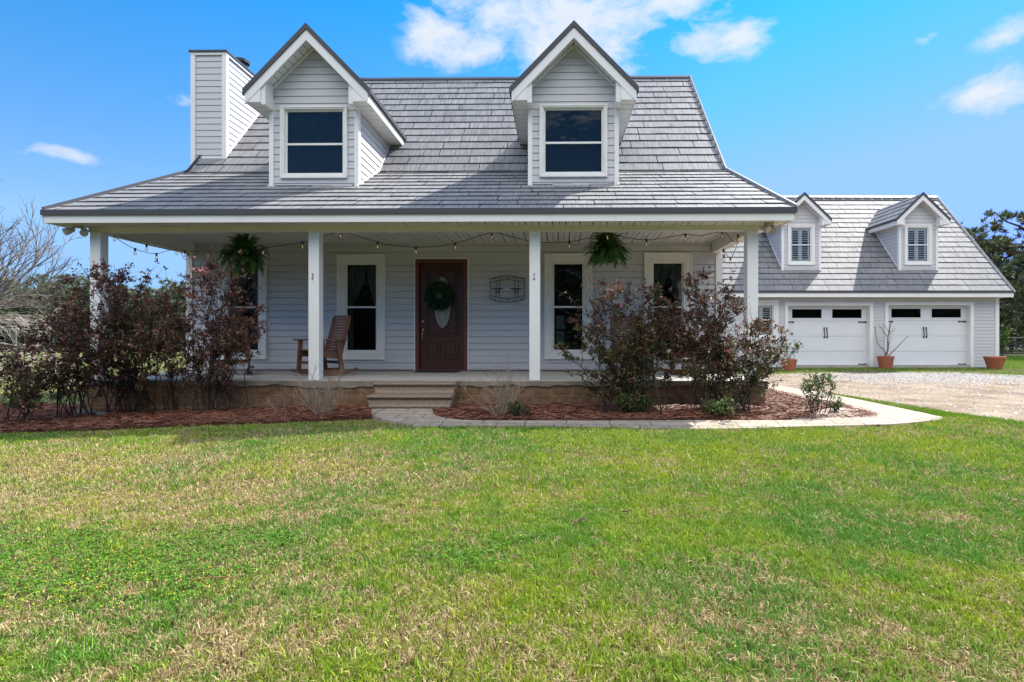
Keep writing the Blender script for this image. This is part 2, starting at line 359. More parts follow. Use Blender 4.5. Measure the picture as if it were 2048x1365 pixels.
def mix_ground(name, stops, s1, s2, bump=.4, bd=.03, s3=120):
    m = bpy.data.materials.new(name); m.use_nodes = True; nt = m.node_tree; b = nt.nodes['Principled BSDF']
    tc = N(nt, 'ShaderNodeTexCoord')
    a = N(nt, 'ShaderNodeTexNoise'); a.inputs['Scale'].default_value = s1; a.inputs['Detail'].default_value = 4; L(nt, tc.outputs['Object'], a.inputs['Vector'])
    c = N(nt, 'ShaderNodeTexNoise'); c.inputs['Scale'].default_value = s2; c.inputs['Detail'].default_value = 8; c.inputs['Roughness'].default_value = .7; L(nt, tc.outputs['Object'], c.inputs['Vector'])
    f = math_n(nt, 'ADD', math_n(nt, 'MULTIPLY', a.outputs[0], .5), math_n(nt, 'MULTIPLY', c.outputs[0], .5))
    cr = N(nt, 'ShaderNodeValToRGB'); L(nt, f, cr.inputs[0]); e = cr.color_ramp.elements
    e[0].position, e[0].color = stops[0][0], (*stops[0][1], 1); e[1].position, e[1].color = stops[-1][0], (*stops[-1][1], 1)
    for p, q in stops[1:-1]: x = e.new(p); x.color = (*q, 1)
    L(nt, cr.outputs[0], b.inputs['Base Color']); b.inputs['Roughness'].default_value = .95; b.inputs['Specular IOR Level'].default_value = .15
    v = N(nt, 'ShaderNodeTexNoise'); v.inputs['Scale'].default_value = s3; v.inputs['Detail'].default_value = 3; L(nt, tc.outputs['Object'], v.inputs['Vector'])
    bp = N(nt, 'ShaderNodeBump'); bp.inputs['Strength'].default_value = bump; bp.inputs['Distance'].default_value = bd; L(nt, v.outputs[0], bp.inputs['Height']); L(nt, bp.outputs[0], b.inputs['Normal'])
    return m
M_ground = mix_ground('turf_ground', [(.36, (.035, .05, .012)), (.5, (.07, .075, .022)), (.62, (.12, .095, .045))], .5, 14)
M_drive = mix_ground('sandy_gravel', [(.36, (.11, .08, .055)), (.46, (.23, .17, .115)), (.55, (.30, .235, .165)), (.66, (.36, .305, .24))], 1.2, 22, .6, .02, 60)
M_mulch = mix_ground('mulch_soil', [(.38, (.045, .02, .012)), (.5, (.085, .036, .022)), (.62, (.13, .06, .036))], 2, 30, .9, .03, 70)
M_gravel = mat('gravel_stone', (.33, .33, .34), .85, attr=True)

# ------------------------------------------------------------------ siding / roof builders
def siding(mb, O, U, Nn, zs, lf, rf, opens=(), exp=.127, lap=.011, z_base=None, gap=.008):
    "lapped courses on a vertical plane; zs=(z0,z1), lf/rf functions of z giving left/right along U"
    O = Vector(O); U = Vector(U); Nn = Vector(Nn); z0, z1 = zs
    zb = z_base if z_base is not None else z0
    k = math.floor((z0-zb)/exp+1e-6)
    brk = sorted(set([o[2] for o in opens]+[o[3] for o in opens]))
    while zb+k*exp < z1-1e-4:
        a = max(zb+k*exp, z0); b = min(zb+(k+1)*exp, z1); base = zb+k*exp
        cuts = [a]+[q for q in brk if a+1e-4 < q < b-1e-4]+[b]
        for p, q in zip(cuts[:-1], cuts[1:]):
            zm = (p+q)/2; blocks = sorted([(o[0], o[1]) for o in opens if o[2] < zm < o[3]])
            segs = []; cur = None
            l0, l1, r0, r1 = lf(p), lf(q), rf(p), rf(q)
            if min(r0, r1) < max(l0, l1) and (r0-l0 < .01 and r1-l1 < .01): continue
            left = (l0, l1)
            for (bl, brr) in blocks:
                segs.append((left, (bl, bl))); left = (brr, brr)
            segs.append((left, (r0, r1)))
            op = lap*(1-(p-base)/exp); oq = lap*(1-(q-base)/exp)*1.0
            for (s0, s1), (e0, e1) in segs:
                if e0 <= s0 and e1 <= s1: continue
                P_ = lambda u, z, o: O+U*u+Vector((0, 0, z))+Nn*o
                if abs(q-(base+exp)) < 1e-4 and q-p > .03:
                    qq = q-gap; tt = (qq-p)/(q-p); s1m = s0+(s1-s0)*tt; e1m = e0+(e1-e0)*tt; oq2 = lap*gap/exp
                    mb.quad(P_(s0, p, op), P_(e0, p, op), P_(e1m, qq, oq2), P_(s1m, qq, oq2))
                    mb.quad(P_(s1m, qq, oq2), P_(e1m, qq, oq2), P_(e1m, qq, -.012), P_(s1m, qq, -.012)); mb.quad(P_(s1m, qq, -.012), P_(e1m, qq, -.012), P_(e1, q+.002, -.012), P_(s1, q+.002, -.012))
                else: mb.quad(P_(s0, p, op), P_(e0, p, op), P_(e1, q, oq), P_(s1, q, oq))
                if abs(p-base) < 1e-4: mb.quad(P_(s0, p, -.012), P_(e0, p, -.012), P_(e0, p, op), P_(s0, p, op))
        k += 1

rr = random.Random(5)
def shingles(O, U, S, length, lf, rf, exp=.29, h=.022, cg=.004, tw=.31, base=(.235, .235, .255), uvo=0, dv=.11):
    "stepped courses of shakes on a plane through O; U along, S upslope (unit); returns MB with colours/uv"
    mb = MB(); mb.c = []; mb.uv = []
    O = Vector(O); U = Vector(U); S = Vector(S); Nn = U.cross(S).normalized()
    if Nn.z < 0: Nn = -Nn
    n = int(math.ceil(length/exp-1e-6))
    for i in range(n):
        t0 = i*exp; t1 = min((i+1)*exp, length)
        l0, r0, l1, r1 = lf(t0), rf(t0), lf(t1), rf(t1)
        lo, hi = min(l0, l1), max(r0, r1)
        x = lo-rr.random()*tw; j = rr.randrange(4)
        while x < hi:
            w = tw*rr.uniform(.85, 1.15); x2 = x+w; j += 1
            gap = .014 if j % 4 == 0 else .004
            def cl(v, l, r): return min(max(v, l), r)
            a0, b0 = cl(x, l0, r0), cl(x2-gap, l0, r0); a1, b1 = cl(x, l1, r1), cl(x2-gap, l1, r1)
            if b0-a0 > .004 or b1-a1 > .004:
                jt = rr.uniform(-.006, .006) if 0 < i else 0; hh = h*rr.uniform(.85, 1.15)
                tone = 1+rr.uniform(-dv, dv)*(.6 if j % 4 else 1); c = (base[0]*tone, base[1]*tone, base[2]*tone, 1)
                t0_ = t0+cg; pts = [O+U*a0+S*(t0_+jt)+Nn*hh, O+U*b0+S*(t0_+jt)+Nn*hh, O+U*b1+S*(t1-.001)+Nn*.002, O+U*a1+S*(t1-.001)+Nn*.002]
                b_ = len(mb.v); mb.v += [tuple(p) for p in pts]+[tuple(O+U*a0+S*(t0_+jt)), tuple(O+U*b0+S*(t0_+jt))]
                mb.f += [(b_, b_+1, b_+2, b_+3), (b_+4, b_+5, b_+1, b_)]
                mb.c += [c]*4+[(.04, .04, .045, 1)]*2
                v0 = i*3.7+uvo; mb.uv += [(a0, v0), (b0, v0), (b1, v0+.29), (a1, v0+.29), (a0, v0), (b0, v0), (b0, v0), (a0, v0)]
            x = x2
    return mb, Nn
def deck(O, U, S, Nn, length, lf, rf, th=.05):
    mb = MB(); O = Vector(O); U = Vector(U); S = Vector(S)
    a = [O+U*lf(0), O+U*rf(0), O+U*rf(length)+S*length, O+U*lf(length)+S*length]
    top = [p+Nn*.001 for p in a]; bot = [p-Nn*th for p in a]
    mb.quad(*top); mb.quad(*bot[::-1])
    for i in range(4): mb.quad(top[i], bot[i], bot[(i+1) % 4], top[(i+1) % 4])
    return mb

def window(parent, x0, x1, z0, z1, gx0, gx1, gz0, gz1, Y, zs, trim=M_cream, casing=.024, curtain=None, depth=.35, name='window', sashm=M_cream, open_x=None, sill=False):
    "vertical window in a wall facing -Y; outer casing x0..x1/z0..z1, glass gx.. ; returns casing object"
    mb = MB(); yf = Y-.018-casing
    mid = .45
    def ring(a0, a1, c0, c1, b0, b1, d0, d1, ya, yb):
        mb.box(a0, b0, ya, yb, c0, c1); mb.box(b1, a1, ya, yb, c0, c1); mb.box(b0, b1, ya, yb, c0, d0); mb.box(b0, b1, ya, yb, d1, c1)
    ix0, ix1, iz0, iz1 = x0+(gx0-x0)*.58, x1-(x1-gx1)*.58, z0+(gz0-z0)*.58, z1-(z1-gz1)*.58
    ring(x0, x1, z0, z1, ix0, ix1, iz0, iz1, yf, Y+.03)
    e = .012; ring(x0-e, x1+e, z0-e, z1+e, x0+.02, x1-.02, z0+.02, z1-.02, yf-.012, Y+.02)
    f = mb.build(name, trim, parent, bevel=.004)
    mb = MB(); s0x, s1x, s0z, s1z = gx0-.03, gx1+.03, gz0-.03, gz1+.03
    ring(ix0-.001, ix1+.001, iz0-.001, iz1+.001, s0x, s1x, s0z, s1z, yf+.012, Y+.05)
    ring(s0x, s1x, s0z, s1z, gx0, gx1, gz0, gz1, Y+.012, Y+.05)
    mb.box(gx0, gx1, Y+.006, Y+.045, zs-.017, zs+.017)
    mb.build('sash', sashm, f)
    mb = MB(); mb.box(gx0-.005, gx1+.005, Y+.032, Y+.036, zs+.017, gz1+.005); mb.box(gx0-.005, gx1+.005, Y+.026, Y+.030, gz0-.005, zs-.017)
    mb.build('pane', M_glass_clear if curtain == 'shutter' else M_glass, f)
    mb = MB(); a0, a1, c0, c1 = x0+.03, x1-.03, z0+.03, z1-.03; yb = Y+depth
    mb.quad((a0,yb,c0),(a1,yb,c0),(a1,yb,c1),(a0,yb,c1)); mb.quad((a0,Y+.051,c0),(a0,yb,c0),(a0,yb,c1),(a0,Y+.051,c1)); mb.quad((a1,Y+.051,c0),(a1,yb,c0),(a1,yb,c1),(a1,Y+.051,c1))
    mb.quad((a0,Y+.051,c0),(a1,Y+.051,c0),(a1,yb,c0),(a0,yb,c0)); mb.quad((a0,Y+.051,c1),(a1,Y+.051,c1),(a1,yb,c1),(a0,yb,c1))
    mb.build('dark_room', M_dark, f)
    if name == 'dormer_window' and curtain is None:
        mb = MB(); mb.box(gx0-.02, gx1+.02, Y+.10, Y+.11, gz0-.02, gz1+.02); mb.build('grey_panel', M_pane_grey, f)  # grey panel added behind the dormer glass to lighten the dark panes
    if curtain == 'tied':
        mb = MB()
        for sgn, xe, top in ((1, gx0, .62), (-1, gx1, .42)):
            W = (gx1-gx0)*top; n = 26; m = 12
            b0 = len(mb.v)
            for j in range(m+1):
                t = j/m; z = gz1-(gz1-gz0)*t
                wid = W*(1-.78*min(1, t/.5)**1.4) if t < .5 else W*.22
                for i in range(n+1):
                    s = i/n; mb.v.append((xe+sgn*s*wid, Y+.12+.018*math.sin(s*26), z))
            for j in range(m):
                for i in range(n): mb.f.append((b0+j*(n+1)+i, b0+j*(n+1)+i+1, b0+(j+1)*(n+1)+i+1, b0+(j+1)*(n+1)+i))
        mb.build('curtain', M_curtain, f, smooth=True)
    if curtain == 'shutter':
        mb = MB(); xm = (gx0+gx1)/2; ys = Y+.075
        for a, b in ((gx0, xm-.004), (xm+.004, gx1)):
            st = .06
            mb.box(a, a+st, ys, ys+.03, gz0, gz1); mb.box(b-st, b, ys, ys+.03, gz0, gz1)
            for zc, hh in ((gz0+.03, .03), (zs, .03), (gz1-.04, .04)): mb.box(a+st, b-st, ys, ys+.03, zc-hh, zc+hh)
            z = gz0+.10
            while z < gz1-.11:
                if abs(z-zs) > .06: mb.obox((a+st, ys+.015, z), (b-st, ys+.015, z), .055, .008, up=(0, -.55, 1))
                z += .078
        mb.build('shutter', M_shutter, f)
    return f

# ================================================================== MAIN HOUSE
YW = 11.07; XL = -7.2; XR = 3.20; YE = 8.35; YP = 8.70
ZF = .425; ZC = 2.92; ZE = 2.945; ZB = 4.30; ZR = 7.47; YR = 14.04
house = empty('farmhouse', ((XL+XR)/2, YW, 0), 0, 'grey sided farmhouse with full front porch, two big dormers and chimney', 'house')
hx, hy = house.location.x, house.location.y
def H(o):   # keep world placement under the house empty
    o.parent = house; o.matrix_parent_inverse = Matrix.Translation((-hx, -hy, 0)); return o

WIN = [(-6.555, -5.645, 2.685, .66), (-4.24, -3.32, 2.685, .655), (-.194, .708, 2.69, .665), (1.733, 2.632, 2.70, .67)]
DX0, DX1, DZ1 = -2.729, -1.684, 2.612
opens = [(a+.03, b-.03, z0+.03, z1-.03) for a, b, z1, z0 in WIN]+[(DX0, DX1, 0, DZ1)]
mb = MB(); siding(mb, (0, YW, 0), (1,0,0), (0,-1,0), (ZF+.02, ZC+.05), lambda z: XL, lambda z: XR, opens, z_base=.462, gap=.021)
H(mb.build('front_wall', M_siding))
for xa, xb in ((XL-.02, XL+.10), (XR-.10, XR+.02)):
    mb = MB(); mb.box(xa, xb, YW-.034, YW+.08, ZF+.015, ZC); H(mb.build('corner_trim', M_white))
# gable ends
YB = 2*YR-YW
for nm, x, nx in (('left', XL, -1), ('right', XR, 1)):
    mb = MB()
    sl = (ZR-ZB)/(YR-YW)
    if nx < 0: siding(mb, (x, 0, 0), (0,-1,0), (-1,0,0), (0.2, ZR-.1), lambda z: -(YB if z < ZB else YR+(ZR-z)/sl), lambda z: -(YW if z < ZB-.05 else YR-(ZR-z)/sl), z_base=.462)
    else: siding(mb, (x, 0, 0), (0,1,0), (1,0,0), (0.2, ZR-.1), lambda z: (YW if z < ZB-.05 else YR-(ZR-z)/sl), lambda z: (YB if z < ZB else YR+(ZR-z)/sl), z_base=.462)
    # triangle over the porch side
    if nx < 0: siding(mb, (x+.02, 0, 0), (0,-1,0), (-1,0,0), (ZC-.1, ZB-.12), lambda z: -YW, lambda z: -(YP+.15 if z < ZE+.12 else YE+(z-ZE)/((ZB-ZE)/(YW-YE))+.2), z_base=.462)
    else: siding(mb, (x-.02, 0, 0), (0,1,0), (1,0,0), (ZC-.1, ZB-.12), lambda z: (YP+.15 if z < ZE+.12 else YE+(z-ZE)/((ZB-ZE)/(YW-YE))+.2), lambda z: YW, z_base=.462)
    H(mb.build('side_wall', M_siding))
mb = MB(); siding(mb, (0, YB, 0), (-1,0,0), (0,1,0), (.2, ZB), lambda z: -XR, lambda z: -XL, z_base=.462)
H(mb.build('back_wall', M_siding))

# --- roof
EL, ER = -7.60, 3.50; BL, BR = -7.20, 3.29
LS = math.hypot(YW-YE+.02, ZB-ZE); S1 = Vector((0, YW-YE+.02, ZB-ZE)).normalized()
lfL = lambda t: EL+(BL-EL)*t/LS; rfL = lambda t: ER+(BR-ER)*t/LS
O1 = (0, YE-.02, ZE)
m1, n1 = shingles(O1, (1,0,0), S1, LS, lfL, rfL, base=(.235, .233, .238), exp=LS/10.5)
US = math.hypot(YR-YW, ZR-ZB); S2 = Vector((0, YR-YW, ZR-ZB)).normalized()
O2 = (0, YW, ZB)
m2, n2 = shingles(O2, (1,0,0), S2, US, lambda t: BL, lambda t: BR, uvo=50, h=.014, cg=.026, base=(.235, .233, .238))
def merge(*ms):
    r = MB(); r.c = [] if ms[0].c is not None else None; r.uv = [] if ms[0].uv is not None else None
    for m in ms:
        b = len(r.v); r.v += m.v; r.f += [tuple(b+i for i in f) for f in m.f]
        if r.c is not None: r.c += m.c
        if r.uv is not None: r.uv += m.uv
    return r
S3 = Vector((0, -(YR-YW), ZR-ZB)).normalized()
m3, n3 = shingles((0, YB, ZB), (-1,0,0), S3, US, lambda t: -BR, lambda t: -BL, uvo=90)
roof = H(merge(m1, m2, m3).build('roof', M_roof))
d = merge(deck(O1, (1,0,0), S1, n1, LS, lfL, rfL, .05), deck(O2, (1,0,0), S2, n2, US, lambda t: BL, lambda t: BR, .06), deck((0, YB, ZB), (-1,0,0), S3, n3, US, lambda t: -BR, lambda t: -BL, .06))
dk = d.build('roof_deck', M_under, roof)
mb = MB()
x = BL
while x < BR:
    x2 = min(x+.42, BR); z = ZR+.035+rr.uniform(0, .008)
    mb.quad((x, YR-.10, z-.085), (x2, YR-.10, z-.085), (x2, YR, z), (x, YR, z)); mb.quad((x, YR, z), (x2, YR, z), (x2, YR+.1, z-.085), (x, YR+.1, z-.085))
    mb.quad((x, YR-.10, z-.11), (x2, YR-.10, z-.11), (x2, YR-.10, z-.085), (x, YR-.10, z-.085)); x = x2
mb.build('ridge_cap', M_metal, roof)
# rake trim: white board with a thin metal edge
M_rake = mat('rake_metal', (.34, .34, .36), .4, metal=.3)
for sgn, xb, xe in ((-1, BL, EL), (1, BR, ER)):
    mb = MB(); me_ = MB()
    for (p, q) in (((xe, YE, ZE-.09), (xb, YW, ZB-.09)), ((xb, YW, ZB-.10), (xb, YR, ZR-.10)), ((xb, YR, ZR-.10), (xb, YB, ZB-.10))):
        mb.obox(p, q, .03, .15)
    me_.obox((xe+sgn*.012, YE, ZE+.045), (xb+sgn*.012, YW, ZB+.04), .03, .05); me_.obox((xb+sgn*.012, YW, ZB+.035), (xb+sgn*.012, YR, ZR+.03), .03, .05)
    mb.build('rake_board', M_white, roof)
    me_.build('rake_edge', M_rake if sgn > 0 else M_metal, roof)
# eave: dark drip edge over white fascia
mb = MB(); mb.box(EL-.005, ER+.005, YE-.055, YE-.028, ZE-.058, ZE+.022)
H(mb.build('drip_edge', M_metal))
mb = MB(); mb.box(EL+.03, ER-.03, YE-.024, YE+.012, 2.775, ZE-.03)
mb.box(EL+.03, EL+.06, YE+.012, YP+.04, 2.775, ZE-.03); mb.box(ER-.06, ER-.03, YE+.012, YP+.04, 2.775, ZE-.03)
mb.quad((EL+.031, YP+.035, 2.775), (XL-.0, YP+.035, 2.775), (XL-.0, YP+.035, 3.05), (EL+.031, YP+.035, 3.05)); mb.quad((XR, YP+.035, 2.775), (ER-.031, YP+.035, 2.775), (ER-.031, YP+.035, 3.05), (XR, YP+.035, 3.05))
H(mb.build('fascia', M_white))
# boxed soffit with grooves running front to back
def grooved(mb, mg, x0, x1, y0, y1, z, pitch=.203, axis='x'):
    "vinyl soffit boards with open V gaps over a dark backing (mg)"
    (mg or mb).box(x0, x1, y0, y1, z+.024, z+.034)
    g_ = .013 if mg else .012
    if axis == 'x':
        x = x0
        while x < x1-.01:
            e = min(x+pitch*.5-g_*.5, x1); mb.box(x+.003, e, y0, y1, z, z+.0235); x += pitch*.5
            e = min(x+pitch*.5-g_*1.3, x1)
            if x < x1: mb.box(x+.003, e, y0, y1, z, z+.0235)
            x += pitch*.5
    else:
        y = y0
        while y < y1-.01:
            e = min(y+pitch-g_, y1); mb.box(x0, x1, y+.003, e, z, z+.0235); y += pitch
mb = MB(); mg = MB(); grooved(mb, mg, EL+.06, ER-.06, YE+.012, YP+.03, 2.782)
o = H(mb.build('soffit', M_soffit)); mg.build('soffit_backing', M_groove, o)
mb = MB(); mg = MB(); grooved(mb, mg, XL+.16, XR-.16, YP+.14, YW, ZC)
o = H(mb.build('porch_ceiling', M_soffit)); mg.build('soffit_backing', M_groove, o)
# beams
mb = MB(); mb.box(XL-.02, XR-.0, YP, YP+.14, 2.705, 2.96)
mb.box(XL+.0, XL+.16, YP+.141, YW-.02, 2.705, 2.96); mb.box(XR-.18, XR-.02, YP+.141, YW-.02, 2.705, 2.96)
H(mb.build('porch_beam', M_cream, bevel=.004))
# posts
for i, x in enumerate((-7.11, -3.707, -.309, 3.0)):
    mb = MB(); w = .0825
    mb.box(x-w, x+w, YP-.004, YP+.161, ZF, 2.704)
    p = H(mb.build('porch_post', M_post, bevel=.006))
    if i:
        m2_ = MB(); r2 = random.Random(i)
        pts = [(x-.015+r2.uniform(-.022, .022), YP-.008, 2.0+.09*(k/8-.5)+r2.uniform(-.012, .012)) for k in range(10)]; m2_.tube(pts, .0045, 4)
        if i < 3: m2_.build('worn_bracket', M_black, p)
# slab and foundation
mb = MB()
n = 120
for k in range(n):
    x0 = -7.25+(10.45)*k/n; x1 = -7.25+10.45*(k+1)/n
    def bot(x): return .345+.012*math.sin(x*7)+.01*math.sin(x*19+1)-(.05*math.exp(-((x+3.4)/.35)**2))
    mb.quad((x0, 8.62, bot(x0)), (x1, 8.62, bot(x1)), (x1, 8.62, ZF-.012), (x0, 8.62, ZF-.012))
mbe = mb; mb = MB(); mb.quad((-7.25, 8.62, ZF-.012), (3.2, 8.62, ZF-.012), (3.2, 8.62, ZF), (-7.25, 8.62, ZF))
mb.quad((-7.25, 8.62, ZF), (3.2, 8.62, ZF), (3.2, YW, ZF), (-7.25, YW, ZF))
mb.quad((-7.25, 8.62, .3), (-7.25, 8.62, ZF), (-7.25, YW, ZF), (-7.25, YW, .3)); mb.quad((3.2, 8.62, .3), (3.2, YW, .3), (3.2, YW, ZF), (3.2, 8.62, ZF))
fl = H(mb.build('porch_slab', M_conc)); mbe.build('slab_edge', M_concdk, fl)
mb = MB(); mb.box(-7.22, 3.17, 8.645, YW-.1, -.3, .40); mb.box(XL, XR, YW-.1, YB, -.3, .44)
H(mb.build('foundation', M_block))

# --- windows and door
for i, (a, b, z1, z0) in enumerate(WIN):
    f = window(None, a, b, z0, z1, a+.178, b-.178, z0+.175, z1-.19, YW, 1.668, curtain='tied' if i != 2 else None, sashm=M_cream)
    H(f)
    if i == 2:   # things behind the lower sash: a lighter picture-like curtain panel
        mb = MB(); mb.box(a+.22, a+.38, YW+.1, YW+.11, .92, 1.2); mb.box(a+.22, a+.38, YW+.1, YW+.11, 1.24, 1.5)
        mb.build('cafe_curtain', M_curtain, f)

def oval(cx, cz, rx, rz, n=40): return [(cx+rx*math.cos(2*math.pi*k/n), cz+rz*math.sin(2*math.pi*k/n)) for k in range(n)]
mb = MB(); yd = YW-.02
mb.box(DX0+.012, DX0+.085, yd-.02, YW+.12, ZF+.01, DZ1-.012); mb.box(DX1-.085, DX1-.012, yd-.02, YW+.12, ZF+.01, DZ1-.012); mb.box(DX0+.085, DX1-.085, yd-.02, YW+.12, DZ1-.09, DZ1-.012)
mb.box(DX0+.085, DX1-.085, yd-.03, YW+.06, ZF+.008, ZF+.035)
frame = mb.build('front_door', M_mahol, bevel=.004); H(frame)
mb = MB(); mb.box(DX0-.012, DX0+.012, yd-.024, YW+.02, ZF+.01, DZ1+.012); mb.box(DX1-.012, DX1+.012, yd-.024, YW+.02, ZF+.01, DZ1+.012); mb.box(DX0-.012, DX1+.012, yd-.0245, YW+.02, DZ1-.012, DZ1+.013)
mb.build('door_trim', M_white, frame)
mb = MB(); a, b = DX0+.085, DX1-.085; cx = (a+b)/2+.005; ys = YW+.05
mb.box(a, b, ys, ys+.045, ZF+.036, DZ1-.09)
def mould(x0, x1, z0, z1, w=.03, y=ys, t=.026, raised=True):
    for (p, q, r, s) in ((x0, x0+w, z0, z1), (x1-w, x1, z0, z1), (x0+w, x1-w, z0, z0+w), (x0+w, x1-w, z1-w, z1)): mb.box(p, q, y-t, y+.001, r, s)
    if raised: mb.box(x0+w+.035, x1-w-.035, y-t*.9, y+.001, z0+w+.035, z1-w-.035)
mould(a+.115, b-.115, 1.10, 2.42, raised=False); mould(a+.165, b-.165, 1.15, 2.37, .016, raised=False)
mould(a+.115, cx-.03, .66, 1.02); mould(cx+.03, b-.115, .66, 1.02)
mb.build('door_slab', M_maho, frame, bevel=.004)
ocx, ocz, orx, orz = cx, 1.765, .178, .515
mb = MB(); n = 48; o1 = oval(ocx, ocz, orx, orz, n)
bb = len(mb.v)
mb.v += [(x, ys-.005, z) for x, z in o1]; mb.f.append(tuple(range(bb, bb+n)))
mb.build('oval_glass', M_lead, frame)
mb = MB(); pts = [(x, ys-.012, z) for x, z in oval(ocx, ocz, orx+.006, orz+.006, n)]; pts.append(pts[0]); mb.tube(pts, .016, 6, False)
mb.build('oval_rim', M_maho, frame, smooth=True)
mb = MB(); 
for s in (.80, .87): 
    pts = [(x, ys-.009, z) for x, z in oval(ocx, ocz, orx*s, orz*s, n)]; pts.append(pts[0]); mb.tube(pts, .0035, 4, False)
mb.tube([(ocx, ys-.009, ocz-.45), (ocx, ys-.009, ocz-.2)], .0035, 4)
for sg in (-1, 1):
    for cz in (1.50, 1.70, 2.02):
        pts = [(ocx+sg*.035*math.sin(t*math.pi), ys-.009, cz-.07+.07*t) for t in np.linspace(0, 2, 12)]; mb.tube(pts, .0035, 4)
    mb.tube([(ocx, ys-.009, ocz+.1), (ocx+sg*.06, ys-.009, ocz-.02), (ocx+sg*.1, ys-.009, ocz-.16)], .0035, 4)
mb.build('lead_caming', mat('lead_came', (.55, .52, .42), .4), frame)
mb = MB(); hx_ = a+.055
mb.lathe([(.028, 0), (.028, -.012), (.02, -.02), (0, -.02)], (hx_, ys, 1.39), 16, 'y')
mb.box(hx_-.028, hx_+.028, ys-.012, ys, 1.17, 1.27); mb.tube([(hx_, ys-.01, 1.22), (hx_+.004, ys-.05, 1.20), (hx_+.004, ys-.055, 1.10), (hx_, ys-.04, 1.02), (hx_, ys-.008, .97)], [.011, .012, .010, .009, .012], 8)
mb.lathe([(.014, 0), (.018, -.01), (0, -.014)], (hx_, ys, .965), 10, 'y')
mb.build('door_handle', M_brass, frame, smooth=True)

